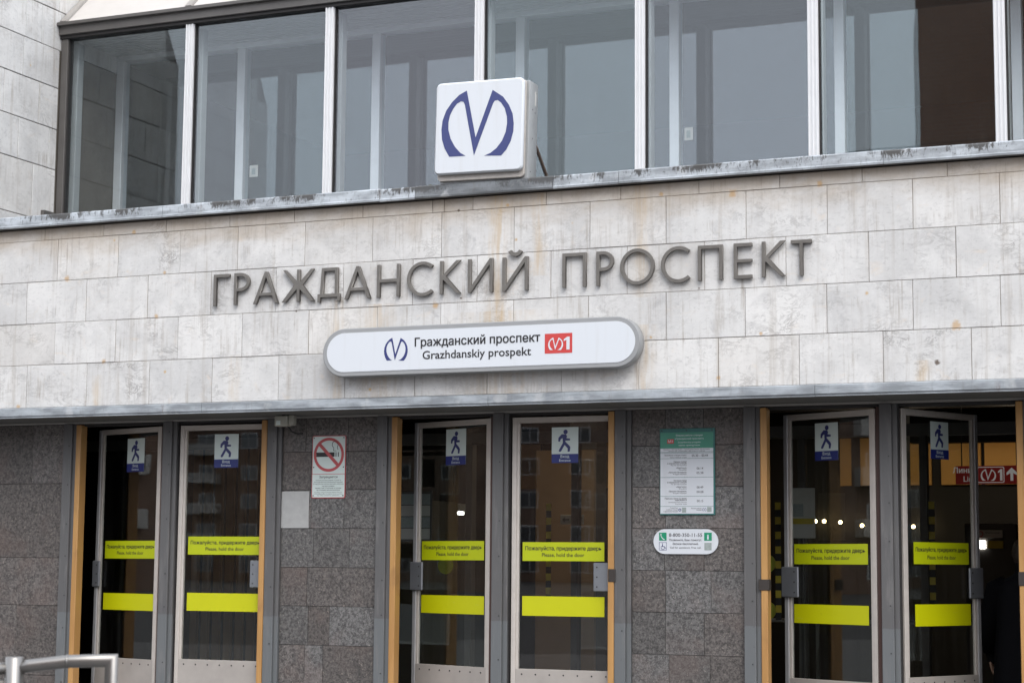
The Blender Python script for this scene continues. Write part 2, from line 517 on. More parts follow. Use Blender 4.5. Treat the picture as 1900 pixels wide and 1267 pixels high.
def add_tube(bm, pts, rad, seg=16, cap=True):
    rings = []
    pts = [Vector(p) for p in pts]
    prev = None
    for i, p in enumerate(pts):
        a = pts[max(i - 1, 0)]
        b = pts[min(i + 1, len(pts) - 1)]
        d1 = (p - a).normalized() if i else (b - p).normalized()
        d2 = (b - p).normalized() if i < len(pts) - 1 else d1
        d = (d1 + d2).normalized()
        k = 1 / max(.3, d.dot(d1))
        if prev is None:
            up = Vector((0, 0, 1)) if abs(d.z) < .9 else Vector((1, 0, 0))
            s = d.cross(up).normalized()
        else:
            s = (prev - d * prev.dot(d)).normalized()
        prev = s
        t = d.cross(s)
        rr = rad[i] if isinstance(rad, (list, tuple)) else rad
        bend = d1.cross(d2)
        ring = []
        for j in range(seg):
            an = 2 * math.pi * j / seg
            off = s * math.cos(an) * rr + t * math.sin(an) * rr
            if bend.length > 1e-4 and k > 1.001:
                ax = d.cross(bend.normalized())
                off += ax * off.dot(ax) * (k - 1)
            ring.append(bm.verts.new(p + off))
        rings.append(ring)
    for q in range(len(rings) - 1):
        for j in range(seg):
            bm.faces.new((rings[q][j], rings[q][(j + 1) % seg], rings[q + 1][(j + 1) % seg], rings[q + 1][j]))
    if cap:
        bm.faces.new(rings[0][::-1])
        bm.faces.new(rings[-1])

def add_cyl_y(bm, x, y0, y1, z, r, seg=10):
    add_tube(bm, [(x, y0, z), (x, y1, z)], r, seg)

def curve_mesh(splines, extrude=0.0, bevel=0.0):
    cu = bpy.data.curves.new('tmp', 'CURVE')
    cu.dimensions = '2D'
    cu.fill_mode = 'BOTH'
    cu.extrude = extrude
    cu.bevel_depth = bevel
    cu.bevel_resolution = 0
    for pts in splines:
        sp = cu.splines.new('POLY')
        sp.points.add(len(pts) - 1)
        for q, (x, y) in zip(sp.points, pts):
            q.co = (x, y, 0, 1)
        sp.use_cyclic_u = True
    o = bpy.data.objects.new('tmp', cu)
    me = bpy.data.meshes.new_from_object(o)
    bpy.data.objects.remove(o)
    bpy.data.curves.remove(cu)
    return me

def upright(me):
    """XY drawing -> XZ, facing -Y"""
    me.transform(Matrix.Rotation(R(90), 4, 'X'))
    return me

def shape(name, splines, loc, mat, parent, extrude=0.0, bevel=0.0):
    me = upright(curve_mesh(splines, extrude, bevel))
    me.name = name
    return link(name, me, loc, parent, mat)

def text_data(body, bold=0.0):
    # the font's small letter en fills badly: lay the line out with pe in its place, then draw en there
    if 'н' not in body:
        return glyphs(body, bold)
    alt = body.replace('н', 'п')
    v, f = glyphs(alt, bold)
    for i, ch in enumerate(body):
        if ch != 'н':
            continue
        x1 = max(p[0] for p in glyphs(alt[:i + 1], 0.0)[0])
        x0 = x1 - .434
        f = [q for q in f if not all(x0 - .02 < v[k][0] < x1 + .02 for k in q)]
        n = len(v)
        a, b, c, d = x0, x0 + .088, x1 - .088, x1
        v += [(a, 0), (b, 0), (b, .542), (a, .542), (c, 0), (d, 0), (d, .542), (c, .542), (b, .238), (c, .238), (c, .319), (b, .319)]
        f += [(n, n + 1, n + 2, n + 3), (n + 4, n + 5, n + 6, n + 7), (n + 8, n + 9, n + 10, n + 11)]
    return v, f

def glyphs(body, bold=0.0):
    cu = bpy.data.curves.new('tmp', 'FONT')
    cu.body = body
    cu.offset = bold
    cu.resolution_u = 3
    o = bpy.data.objects.new('tmp', cu)
    me = bpy.data.meshes.new_from_object(o)
    v = [(q.co.x, q.co.y) for q in me.vertices]
    f = [tuple(p.vertices) for p in me.polygons]
    bpy.data.objects.remove(o)
    bpy.data.curves.remove(cu)
    bpy.data.meshes.remove(me)
    return v, f

CAPH = {}
def lettering(name, lines, y, mat, parent, loc=(0, 0, 0)):
    """lines: (text, x, z, cap height, width or None, align, bold) -> one flat print mesh at depth y"""
    V, F = [], []
    if 'h' not in CAPH:
        hv = text_data('H')[0]
        CAPH['h'] = max(p[1] for p in hv)
    for (body, x, z, h, wd, al, bold) in lines:
        cyr = any(ord(ch) > 0x2ff for ch in body)
        v, f = text_data(body, 0.0 if cyr else bold)
        if not v:
            continue
        x0, x1 = min(p[0] for p in v), max(p[0] for p in v)
        sy = h / CAPH['h']
        sx = sy if wd is None else wd / (x1 - x0)
        W = (x1 - x0) * sx
        ox = {'c': x - W / 2, 'l': x, 'r': x - W}[al]
        for cp, (bx, bz) in enumerate([(0, 0), (-bold, bold * .5), (bold, -bold * .5), (bold * .6, bold * .6), (-bold * .6, -bold * .6)] if cyr and bold else [(0, 0)]):
            n = len(V)
            V += [(ox + (p[0] - x0 + bx * 2.2) * sx, y - cp * .00012, z + (p[1] + bz * 2.2) * sy) for p in v]
            F += [tuple(i + n for i in q) for q in f]
    me = bpy.data.meshes.new(name)
    me.from_pydata(V, [], F)
    return link(name, me, loc, parent, mat)

def ring_pts(cx, cy, rx, ry, a0=0, a1=360, n=40):
    return [(cx + rx * math.cos(R(a0 + (a1 - a0) * i / n)), cy + ry * math.sin(R(a0 + (a1 - a0) * i / n))) for i in range(n + (0 if a1 - a0 >= 360 else 1))]

def stadium(x0, x1, z0, z1, n=20):
    r = (z1 - z0) / 2
    cz = (z0 + z1) / 2
    return ring_pts(x1 - r, cz, r, r, -90, 90, n) + ring_pts(x0 + r, cz, r, r, 90, 270, n)

def rrect(x0, x1, z0, z1, r, n=5):
    return (ring_pts(x1 - r, z0 + r, r, r, -90, 0, n) + ring_pts(x1 - r, z1 - r, r, r, 0, 90, n) +
            ring_pts(x0 + r, z1 - r, r, r, 90, 180, n) + ring_pts(x0 + r, z0 + r, r, r, 180, 270, n))

def rect(x0, x1, z0, z1):
    return [(x0, z0), (x1, z0), (x1, z1), (x0, z1)]

def one(x, z, h, wd):
    return [(x + wd * .45, z), (x + wd, z), (x + wd, z + h), (x + wd * .6, z + h), (x, z + h * .8), (x, z + h * .66), (x + wd * .45, z + h * .76)]

# metro emblem outline, centred, about 0.6 wide
_L = [(-5.8514, 5.1313), (-5.9147, 5.1013), (-5.9714, 5.0507), (-6.0199, 4.9863), (-6.0477, 4.9125), (-6.0557, 4.8408), (-6.0481, 4.7641), (-6.0241, 4.6938), (-5.9839, 4.6277), (-5.8477, 4.6271),
      (-5.8927, 4.6532), (-5.9382, 4.7022), (-5.9759, 4.7658), (-5.9973, 4.836), (-5.9981, 4.8969), (-5.9865, 4.9492), (-5.9625, 4.9966), (-5.9303, 5.0356), (-5.8977, 5.0518), (-5.8773, 5.0462), (-5.8647, 5.0223),
      (-5.7779, 4.6255), (-5.6312, 5.0169), (-5.6177, 5.0368), (-5.5936, 5.0399), (-5.5653, 5.0186), (-5.5327, 4.9705), (-5.5145, 4.9088), (-5.5116, 4.8559), (-5.5214, 4.7892), (-5.5504, 4.724), (-5.5939, 4.6713),
      (-5.6417, 4.6375), (-5.6938, 4.619), (-5.5533, 4.6119), (-5.5137, 4.6537), (-5.4784, 4.7183), (-5.4592, 4.7916), (-5.4573, 4.8514), (-5.4683, 4.9273), (-5.5009, 4.9978), (-5.5496, 5.0624), (-5.6371, 5.1217), (-5.7682, 4.7642)]
EMB = [(x + 5.7565, z - 4.874) for x, z in _L]

def emblem(cx, cz, wd, ht):
    return [(cx + x * wd / .6, cz + z * ht / .52) for x, z in EMB]

# ------------------------------------------------------------------ ground
struct(box('ground', -400, 400, -500, 60, -.3, -.004, 'asphalt'))
struct(box('pavement', -30, 12, -18, .42, -.2, 0.0, 'paving'))

# ------------------------------------------------------------------ station building
XL, XR = -16.0, 3.0
st = thing('station_building', (-4, 1, 0), 'pale marble metro station building with glazed upper storey and granite entrance front', 'building')

band = box('entrance_band', XL, XR, .006, .44, 2.756, 4.33, 'grout', st)
ROWZ = [4.333, 4.232, 3.881, 3.528, 3.180, 2.824]
JO = [[-9.77, -9.18, -8.57, -7.97, -7.38, -6.77, -6.17, -6.07, -5.83, -5.23, -4.64, -4.04, -3.44, -2.85, -2.26],
      [-9.03, -8.43, -7.89, -7.28, -6.68, -6.09, -5.49, -4.88, -4.29, -3.69, -3.10, -2.50, -1.91],
      [-9.93, -9.33, -8.73, -8.13, -7.53, -6.93, -6.33, -5.79, -5.19, -4.59, -4.0, -3.4, -2.81, -2.21],
      [-9.63, -9.03, -8.43, -7.83, -7.23, -6.63, -6.09, -5.49, -4.89, -4.29, -3.7, -3.11, -2.51, -1.92],
      [-9.9, -9.3, -8.69, -8.1, -7.49, -6.9, -6.3, -5.7, -5.1, -4.5, -3.9, -3.31, -2.72, -2.12]]
for k, js in enumerate(JO):
    xs = list(js)
    while xs[0] - .6 > XL + .15:
        xs.insert(0, xs[0] - .6)
    xs.insert(0, XL)
    while xs[-1] < XR - .7:
        xs.append(xs[-1] + .597)
    xs.append(XR)
    for a, b in zip(xs, xs[1:]):
        dy = rng.uniform(-.0025, .0025)
        g = .0019
        box('marble_slab', a + g, b - g + rng.uniform(-.0008, .0008), dy, .034 + dy, ROWZ[k + 1] + g * .9, ROWZ[k] - g * .9, 'marble', band, .0025)

# flashing along the parapet and the drip edge over the doors
def sheet_profile(name, x0, x1, prof, mat, parent):
    bm = bmesh.new()
    a = [bm.verts.new((x0, y, z)) for y, z in prof]
    b = [bm.verts.new((x1, y, z)) for y, z in prof]
    n = len(prof)
    for i in range(n):
        bm.faces.new((a[i], b[i], b[(i + 1) % n], a[(i + 1) % n]))
    bm.faces.new(a[::-1])
    bm.faces.new(b)
    bmesh.ops.recalc_face_normals(bm, faces=bm.faces)
    return bm_obj(name, bm, mat, parent)

LEDGE = [(-.052, 4.338), (-.068, 4.338), (-.071, 4.352), (-.064, 4.360), (-.062, 4.428), (-.052, 4.438), (.35, 4.452), (.35, 4.36), (-.052, 4.345)]
ledge = box('parapet', XL, XR, -.02, .33, 4.342, 4.36, 'concrete', st)
for a, b in ((XL, -8.57), (-8.57, -6.593), (-6.593, -6.29), (-6.29, -5.15), (-5.15, -4.634), (-4.634, -2.681), (-2.681, -.7), (-.7, XR)):
    dz = rng.uniform(-.003, .003)
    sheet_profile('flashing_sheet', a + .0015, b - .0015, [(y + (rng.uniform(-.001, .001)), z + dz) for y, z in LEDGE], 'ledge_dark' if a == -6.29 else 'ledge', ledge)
DRIP = [(-.036, 2.738), (-.036, 2.75), (-.046, 2.756), (-.046, 2.815), (-.03, 2.823), (-.004, 2.823), (-.004, 2.738)]
drip = box('drip_edge', XL, XR, .0, .028, 2.7565, 2.812, 'concrete', st)
for a, b in ((XL, -8.16), (-8.16, -5.67), (-5.67, -3.19), (-3.19, -.7), (-.7, XR)):
    dz = rng.uniform(-.002, .002)
    sheet_profile('drip_sheet', a + .0015, b - .0015, [(y, z + dz) for y, z in DRIP], 'drip', drip)

# soffit over the doors, one sheet per bay
PX = [-9.8 + .9986 * k for k in range(10)]
sofb = box('soffit', XL, XR, .002, .46, 2.746, 2.7555, 'dark2', st)
edges = [XL, -14.8, -13.8, -12.8, -11.8, -10.8] + [p - .0 for p in PX] + [.3, 1.3, XR]
for a, b in zip(edges, edges[1:]):
    box('soffit_sheet', a + .003, b - .003, -.003, .459, 2.737, 2.7455, 'soffit', sofb, .001)

# canopy roof behind the parapet
box('canopy_roof', XL, XR, .352, 3.09, 4.30, 4.40, 'drip', st)

# ------------------------------------------------------------------ entrance front: posts, jambs, granite panels
front = box('entrance_front', XL, XR, .47, .50, 2.722, 2.7365, 'trim', st)
screw_mesh = None
for i, c in enumerate(PX[:9]):
    p = box('steel_post', c - .042, c + .045, .455, .60, 0.0, 2.721, 'post', st, .003)
    box('post_strip', c + .0455, c + .081, .477, .59, 0.0, 2.721, 'post', p, .002)
    bm = bmesh.new()
    z = .18 + rng.uniform(0, .1)
    while z < 2.65:
        add_cyl_y(bm, c + .022 + rng.uniform(-.002, .002), .4515, .456, z, .0055, 8)
        z += rng.choice((.27, .33, .45))
    screws(bm, p)
    # seal beside door openings
    if i in (0, 3, 6):
        box('timber_jamb', c + .083, c + .132, .462, .555, 0.0, 2.712, 'timber', st, .004)
    if i in (2, 5, 8):
        tj = box('timber_jamb', c - .09, c - .043, .445, .505, 0.0, 2.712, 'timber', st, .004)
    if i in (1, 4, 7):
        box('door_seal', c - .075, c - .043, .50, .58, 0.0, 2.70, 'redbrown', p)
        box('door_seal', c + .082, c + .092, .50, .58, 0.0, 2.70, 'rubber', p)
for x0, x1, z0, z1, y in ((-4.892, -4.838, 1.44, 1.535, .441), (-1.905, -1.85, 1.445, 1.54, .441), (-3.742, -3.664, 1.392, 1.47, .4575)):
    s = box('strike_plate', x0, x1, y - .001, y + .06, z0, z1, 'strike', st, .002)
# lintel above the leaves
for a, b in ((PX[0], PX[2]), (PX[3], PX[5]), (PX[6], PX[8])):
    box('lintel', a + .05, b - .045, .51, .60, 2.702, 2.745, 'rubber', st)

def granite_panel(x0, x1, rows, joints, brown=.3):
    pan = box('granite_panel', x0, x1, .532, .62, 0.0, 2.721, 'rubber', st)
    for k, (zt, zb) in enumerate(zip(rows, rows[1:])):
        xs = [x0] + [x0 + (x1 - x0) * q for q in joints[k % len(joints)]] + [x1]
        for a, b in zip(xs, xs[1:]):
            dy = rng.uniform(-.0015, .0015)
            box('granite_tile', a + .0014, b - .0014, .502 + dy, .534 + dy, zb + .0014, zt - .0014, 'granite_brown' if rng.random() < (brown if k > 1 else brown + .35) else 'granite', pan, .0012)
    return pan
GR = [2.721, 2.45, 2.144, 1.836, 1.527, 1.22, .913, .605, .296, .003]
granite_panel(PX[2] + .082, PX[3] - .043, GR, [[.24, .48, .68], [.3, .68], [.31, .65], [.34, .71], [.28], [.3, .52], [.27, .46], [.5], [.3, .6]])
granite_panel(PX[5] + .082, PX[6] - .043, GR, [[.3, .64], [.29, .62], [.3], [.29, .64], [.3, .7], [.3, .64], [.33, .69], [.29, .64], [.5]])
granite_panel(XL, -12.003, [2.721, 2.219, 1.589, 1.187, .6, .003], [[.2, .5, .8], [.33, .66], [.15, .45, .75]], 1.0)
granite_panel(-12.0, PX[0] - .043, [2.721, 2.219, 1.589, 1.187, .6, .003], [[.3, .84], [.68], [.4], [.42, .79], [.72]], 1.0)
granite_panel(PX[8] + .082, XR, GR, [[.1, .2, .33, .5, .6, .75], [.15, .3, .45, .62, .8]])
pt = box('cement_patch', -7.722, -7.469, .496, .503, 1.838, 2.134, 'patch', st, .002)

# ------------------------------------------------------------------ upper glazing, set back behind the canopy roof
XU = -11.282                    # inner face of the side wing
YO, YI = 2.2, 3.163
ZB, ZT = 4.46, 6.682            # glass bottom (hidden by the parapet) and top
MC = [XU + .045] + [-9.792 + 1.5178 * k for k in range(9)]
upper = box('window_header', XU, XR, 2.115, 2.31, 6.715, 6.826, 'bronze', st, .004)
box('header_lip', XU, XR, 2.075, 2.117, 6.80, 6.834, 'bronze', upper, .003)
box('header_lip', XU, XR, 2.14, 2.27, 6.683, 6.7145, 'rubber', upper)
box('window_sill', XU, XR, 2.125, 2.285, 4.402, 4.458, 'alu_in', upper)
for k, c in enumerate(MC):
    wd = .045 if k else .038
    mat = 'alu' if k else 'bronze'
    m_ = box('mullion', c - wd, c + wd, 2.155, 2.248, ZB, ZT, mat, upper, .003)
    if k:
        for dx in (-.032, .0, .032):
            box('mullion_rib', c + dx - .0065, c + dx + .0065, 2.145, 2.1555, ZB, ZT, mat, m_, .001)
    box('rubber_gasket', c + wd + .0005, c + wd + .010, 2.18, 2.243, ZB, ZT, 'rubber', m_)
    box('back_post', c - .04, c + .049, 2.32, 2.415, 4.41, 6.68, 'alu_in', upper, .003)
    box('inner_mullion', c - .045, c + .045, YI - .054, YI + .064, 4.41, 6.69, 'alu', upper, .004)
for a, b in zip(MC, MC[1:]):
    o = box('glass_pane', a + .046, b - .046, YO - .003, YO + .003, ZB, ZT, 'glass', upper)
    o.rotation_euler = (rng.uniform(-.0015, .0015), 0, rng.uniform(-.002, .002))
    o = box('inner_pane', a + .046, b - .046, YI - .003, YI + .003, 4.41, 6.672, 'glass', upper)
    o.rotation_euler = (rng.uniform(-.001, .001), 0, rng.uniform(-.001, .001))
box('inner_header', XU, XR, YI - .064, YI + .086, 6.692, 6.786, 'alu', upper, .004)
for k in range(9):
    y = 2.33 + k * .0855
    box('ceiling_slat', XU, XR, y, y + .066, 6.735 + (k % 2) * .002, 6.757, 'ceil', upper, .004)
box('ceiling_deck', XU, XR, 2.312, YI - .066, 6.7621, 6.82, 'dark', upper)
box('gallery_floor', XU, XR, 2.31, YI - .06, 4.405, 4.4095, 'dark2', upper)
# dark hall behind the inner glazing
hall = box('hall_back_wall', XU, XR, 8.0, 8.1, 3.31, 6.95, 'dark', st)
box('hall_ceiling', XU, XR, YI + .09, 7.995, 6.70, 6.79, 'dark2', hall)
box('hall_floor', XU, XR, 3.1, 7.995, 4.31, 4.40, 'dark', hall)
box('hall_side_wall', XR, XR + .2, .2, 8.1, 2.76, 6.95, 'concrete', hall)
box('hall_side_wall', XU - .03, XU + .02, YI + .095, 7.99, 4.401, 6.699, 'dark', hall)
for sx, sz, wd, ht in ((-9.645, 5.435, .096, .118), (-5.115, 5.443, .08, .118)):
    s_ = box('window_label', sx - wd / 2, sx + wd / 2, YI - .006, YI - .0045, sz - ht / 2, sz + ht / 2, 'offwhite', upper)
    box('label_print', sx - wd * .25, sx + wd * .2, YI - .0075, YI - .0062, sz - ht * .3, sz + ht * .25, 'qr', s_)
# stone-clad roof slope with ribs
def on_slope(o):
    o.location = Vector((0, 2.125, 6.838)) - origin(upper)
    o.rotation_euler = (R(44), 0, 0)
for k, (a, b) in enumerate(zip(MC, MC[1:])):
    for q in range(2):
        L0, L1 = .012 + q * .95, .95 + q * .95
        bm = bmesh.new()
        add_box(bm, a + .037, b - .037, L0, L1, -.03, 0.0, .002)
        on_slope(bm_obj('roof_slab', bm, 'roofstone', upper))
    bm = bmesh.new()
    add_box(bm, a - .036, a + .036, 0.0, 1.9, -.03, .022, .003)
    on_slope(bm_obj('roof_rib', bm, 'trim', upper))
bm = bmesh.new()
add_box(bm, XU, XR, 0.0, 2.0, -.08, -.032)
on_slope(bm_obj('roof_deck', bm, 'concrete', upper))

# ------------------------------------------------------------------ side wing standing on the canopy, its front flush with the entrance band
wing = thing('side_wing_wall', (-11.7, 1, 4.39), 'pale marble side wall left of the upper windows', 'wall')
prof = [(.131, 4.36), (.131, 6.902), (2.25, 10.6), (4.3, 10.6), (4.3, 4.36)]
bm = bmesh.new()
a = [bm.verts.new((XL + .05, y, z)) for y, z in prof]
b = [bm.verts.new((XU - .008, y, z)) for y, z in prof]
for i in range(5):
    bm.faces.new((a[i], b[i], b[(i + 1) % 5], a[(i + 1) % 5]))
bm.faces.new(a[::-1]); bm.faces.new(b)
bmesh.ops.recalc_face_normals(bm, faces=bm.faces)
core = bm_obj('wall_core', bm, 'grout_dark', wing)
WZ = [8.518, 8.128, 7.737, 7.346, 6.956, 6.565, 6.18, 5.767, 5.364, 4.836, 4.42]
WJ = {4: [1.601, 1.849], 5: [1.577], 6: [1.307, 1.845], 7: [1.548, 2.022], 8: [1.29, 1.791]}
for k, (zt, zb) in enumerate(zip(WZ, WZ[1:])):
    y0 = .131 if zt < 6.96 else .131 + (zt - 6.902) / 1.745
    yend = 2.14 if zt < 6.9 else 4.2
    js = sorted(j for j in WJ.get(k, []) if j > y0)
    if not js:
        js = [y0 + .3 + .27 * (k % 2)]
    lo = js[0]
    while lo - .58 > y0 + .12:
        lo -= .58
        js.insert(0, lo)
    while js[-1] < yend - .8:
        js.append(js[-1] + .58)
    ys = [y0] + js + [yend]
    for p0, p1 in zip(ys, ys[1:]):
        dx = rng.uniform(-.003, .003)
        box('marble_slab', XU - .036, XU + dx, p0 + .003, p1 - .003, zb + .004, zt - .004, 'marble', core, .003)
for k, (zt, zb) in enumerate(zip(WZ, WZ[1:])):
    if zt > 6.96:
        continue
    x = XL + .05 + (k % 2) * .3
    while x < XU - .1:
        x2 = min(x + .6, XU - .037)
        box('marble_slab', x + .003, x2 - .003, .097, .133, zb + .004, zt - .004, 'marble', core, .003)
        x = x2 if x2 < XU - .04 else XU
box('flashing_scrap', XU + .003, XU + .045, 1.93, 2.12, 4.78, 4.93, 'bronze', st)

# ------------------------------------------------------------------ station name letters
NAME = thing('station_name_lettering', (-5.6, -.04, 3.59), 'large dark metal capital letters of the station name fixed to the marble band', 'lettering')
S, H = .0235, .253
def arcband(cx, cy, rx, ry, t, a0, a1, n=36):
    return ring_pts(cx, cy, rx, ry, a0, a1, n) + ring_pts(cx, cy, rx - t, ry - t, a1, a0, n)
def ch_splines(c, w):
    s, h = S, H
    if c == 'Г': return [[(0, 0), (0, h), (w, h), (w, h - s), (s, h - s), (s, 0)]]
    if c == 'П': return [[(0, 0), (0, h), (w, h), (w, 0), (w - s, 0), (w - s, h - s), (s, h - s), (s, 0)]]
    if c == 'Т': return [[(0, h), (w, h), (w, h - s), (w / 2 + s / 2, h - s), (w / 2 + s / 2, 0), (w / 2 - s / 2, 0), (w / 2 - s / 2, h - s), (0, h - s)]]
    if c == 'Е': return [[(0, 0), (0, h), (w, h), (w, h - s), (s, h - s), (s, .5 * h + s * .45), (w, .5 * h + s * .45), (w, .5 * h - s * .45), (s, .5 * h - s * .45), (s, s), (w, s), (w, 0)]]
    if c == 'Н': return [[(0, 0), (0, h), (s, h), (s, .55 * h), (w - s, .55 * h), (w - s, h), (w, h), (w, 0), (w - s, 0), (w - s, .55 * h - s), (s, .55 * h - s), (s, 0)]]
    if c in 'ИЙ':
        d = s * 1.75
        out = [[(0, 0), (0, h), (s, h), (s, d), (w - s, h), (w, h), (w, 0), (w - s, 0), (w - s, h - d), (s, 0)]]
        if c == 'Й':
            out.append(arcband(w / 2, h + .068, .062, .062, .027, 205, 335, 14))
        return out
    if c == 'К':
        return [[(0, 0), (0, h), (s, h), (s, .56 * h), (w - s * 1.45, h), (w - .002, h), (s * 1.9, .545 * h), (w, 0), (w - s * 1.3, 0), (s * 1.02 + .004, .44 * h), (s, .41 * h), (s, 0)]]
    if c == 'Ж':
        m, q = w / 2, s / 2
        return [[(m - q, 0), (m - q, .40 * h), (s * 1.3, 0), (0, 0), (m - q - .024, .52 * h), (.008, h), (s * 1.35, h), (m - q, .60 * h), (m - q, h), (m + q, h), (m + q, .60 * h), (w - s * 1.35, h), (w - .008, h), (m + q + .024, .52 * h), (w, 0), (w - s * 1.3, 0), (m + q, .40 * h), (m + q, 0)]]
    if c == 'А':
        t, ap = s * 1.12, .012
        inner = lambda z: t + (w / 2 - ap - 0) * z / h
        zb, zt = .25 * h, .25 * h + s * .9
        xa = lambda z: (inner(z), w - inner(z))
        zi = h * (w / 2 - t) / (w / 2 - ap)
        return [[(0, 0), (w / 2 - ap, h), (w / 2 + ap, h), (w, 0), (w - t, 0), (xa(zb)[1], zb), (xa(zb)[0], zb), (t, 0)], [(xa(zt)[0], zt), (xa(zt)[1], zt), (w / 2, zi)]]
    if c == 'Д':
        f, e = .024, -.012
        return [[(0, e), (0, f + s), (.022, f + s), (.034, h), (w - .02, h), (w - .02, f + s), (w, f + s), (w, e), (w - s * .9, e), (w - s * .9, f), (s * .9, f), (s * .9, e)], [(.022 + s, f + s), (.034 + s * .9, h - s), (w - .02 - s, h - s), (w - .02 - s, f + s)]]
    if c == 'Р':
        ry = .285 * h
        cy = h - ry
        x1 = w - .078
        return [[(0, 0), (0, h)] + [(x1 + (w - x1) * math.cos(R(a)), cy + ry * math.sin(R(a))) for a in range(90, -91, -12)] + [(s, h - 2 * ry), (s, 0)],
                [(s, h - s)] + [(x1 + (w - x1 - s) * math.cos(R(a)), cy + (ry - s) * math.sin(R(a))) for a in range(90, -91, -15)] + [(s, h - 2 * ry + s)]]
    if c == 'О': return [ring_pts(w / 2, h / 2, w / 2, h / 2 + .006, 0, 360, 48), ring_pts(w / 2, h / 2, w / 2 - s, h / 2 - s + .006, 0, 360, 48)]
    if c == 'С':
        rx = .132
        return [arcband(rx, h / 2, rx, h / 2 + .006, s, 50, 310, 40)]
LET = [('Г', -8.067, -7.918), ('Р', -7.877, -7.732), ('А', -7.699, -7.471), ('Ж', -7.439, -7.146), ('Д', -7.122, -6.922), ('А', -6.886, -6.655), ('Н', -6.605, -6.407), ('С', -6.348, -6.133), ('К', -6.071, -5.894),
       ('И', -5.838, -5.629), ('Й', -5.555, -5.344), ('П', -5.073, -4.882), ('Р', -4.806, -4.667), ('О', -4.621, -4.356), ('С', -4.308, -4.097), ('П', -4.029, -3.841), ('Е', -3.763, -3.626), ('К', -3.558, -3.384), ('Т', -3.347, -3.195)]
for c, a, b in LET:
    a, b = a * 1.0023, b * 1.0023
    o = shape('letter', ch_splines(c, b - a - .006), (a, -.0205 + rng.uniform(-.001, .001), 3.595 + rng.uniform(-.002, .002)), 'letter', NAME, .0125, .001)

# ------------------------------------------------------------------ long station sign
LS = thing('station_name_sign', (-5.73, 0, 3.17), 'long white rounded name sign with two-language station name below the metal letters', 'sign')
SX0, SX1, SZ0, SZ1 = -7.025, -4.45, 2.985, 3.345
shape('sign_rim', [stadium(SX0, SX1, SZ0, SZ1)], (0, -.078, 0), 'greyrim', LS, .042, .006)
shape('sign_face', [stadium(SX0 + .032, SX1 - .032, SZ0 + .03, SZ1 - .03)], (0, -.127, 0), 'white', LS, .002, .0005)
box('mount_bracket', -6.6, -6.5, -.034, -.004, 3.1, 3.2, 'greyrim', LS)
box('mount_bracket', -4.95, -4.85, -.034, -.004, 3.1, 3.2, 'greyrim', LS)
shape('emblem', [emblem(-6.40, 3.176, .2, .178)], (0, -.1305, 0), 'navy', LS, .0003)
lettering('lettering', [('Гражданский проспект', -6.24, 3.19, .062, 1.02, 'l', .010), ('Grazhdanskiy prospekt', -6.175, 3.092, .06, .885, 'l', .012)], -.1312, 'black', LS)
rp = shape('line_plate', [rect(-5.182, -4.966, 3.098, 3.244)], (0, -.1305, 0), 'red', LS, .0003)
shape('emblem', [emblem(-5.096, 3.168, .118, .094)], (0, -.1315, 0), 'white', rp, .0002)
shape('numeral', [one(-5.032, 3.122, .095, .046)], (0, -.1317, 0), 'white', rp, .0002)

# ------------------------------------------------------------------ emblem light box on the parapet
MB_ = thing('emblem_light_box', (-5.745, -.01, 4.44), 'square white light box with dark blue metro emblem standing on the parapet', 'sign')
MB_.rotation_euler = (R(0), R(1.0), 0)
def rbox(name, x0, x1, z0, z1, r, y0, y1, mat, bev=.006):
    return shape(name, [rrect(x0, x1, z0, z1, r)], (0, (y0 + y1) / 2, 0), mat, MB_, (y1 - y0) / 2 - bev, bev)
rbox('steel_case', -6.085, -5.365, 4.425, 5.19, .006, -.05, .12, 'steelbox', .003)
rbox('case_rim', -6.095, -5.385, 4.452, 5.195, .03, -.075, -.0495, 'stain', .004)
rbox('face_panel', -6.1, -5.395, 4.505, 5.192, .03, -.115, -.0745, 'white', .012)
shape('emblem', [EMB], (-5.7565, -.1162, 4.874), 'blue', MB_, .0004)
rbox('added_back_panel', -6.06, -5.39, 4.46, 5.165, .03, .1205, .14, 'white', .005)  # unseen panel, added in white to brighten the box's mirror image
bm = bmesh.new()
for z, y in ((4.98, .02), (4.965, .07), (4.76, .03), (5.12, .09), (4.5, .0)):
    add_tube(bm, [(-5.3655, y, z), (-5.3615, y, z)], .006, 8)
screws(bm, MB_)
box('cable_gland', -5.366, -5.361, .06, .085, 5.02, 5.13, 'offwhite', MB_, .002)
for x in (-5.39, -6.03):
    bm = bmesh.new()
    add_tube(bm, [(x + .02, .115, 4.72), (x + .03, .42, 4.452)], .014, 8)
    bm_obj('brace_strut', bm, 'rust', MB_)
box('foot_bar', -6.05, -5.42, -.03, .10, 4.438, 4.4245, 'rust', MB_) if False else None
# moss tufts on the flashing
for k, (x, L, y) in enumerate(((-6.13, .16, .08), (-5.22, .2, .2), (-10.2, .3, .15))):
    bm = bmesh.new()
    for q in range(26):
        cx, cy = x + rng.uniform(-L, L) / 2, y + rng.uniform(-.05, .05)
        rr = rng.uniform(.012, .026)
        mtx = Matrix.Translation((cx, cy, 4.446)) @ Matrix.Diagonal((rr * 1.3, rr, rr * .9, 1))
        bmesh.ops.create_icosphere(bm, subdivisions=1, radius=1.0, matrix=mtx)
    o = bm_obj('moss_tuft', bm, 'moss')
    tag(o, ('low moss tuft on the parapet below the left corner of the light box', 'low moss tuft on the parapet beside the light box strut', 'low moss strip on the parapet at the foot of the side wall')[k], 'moss', 'moss tufts on the parapet')

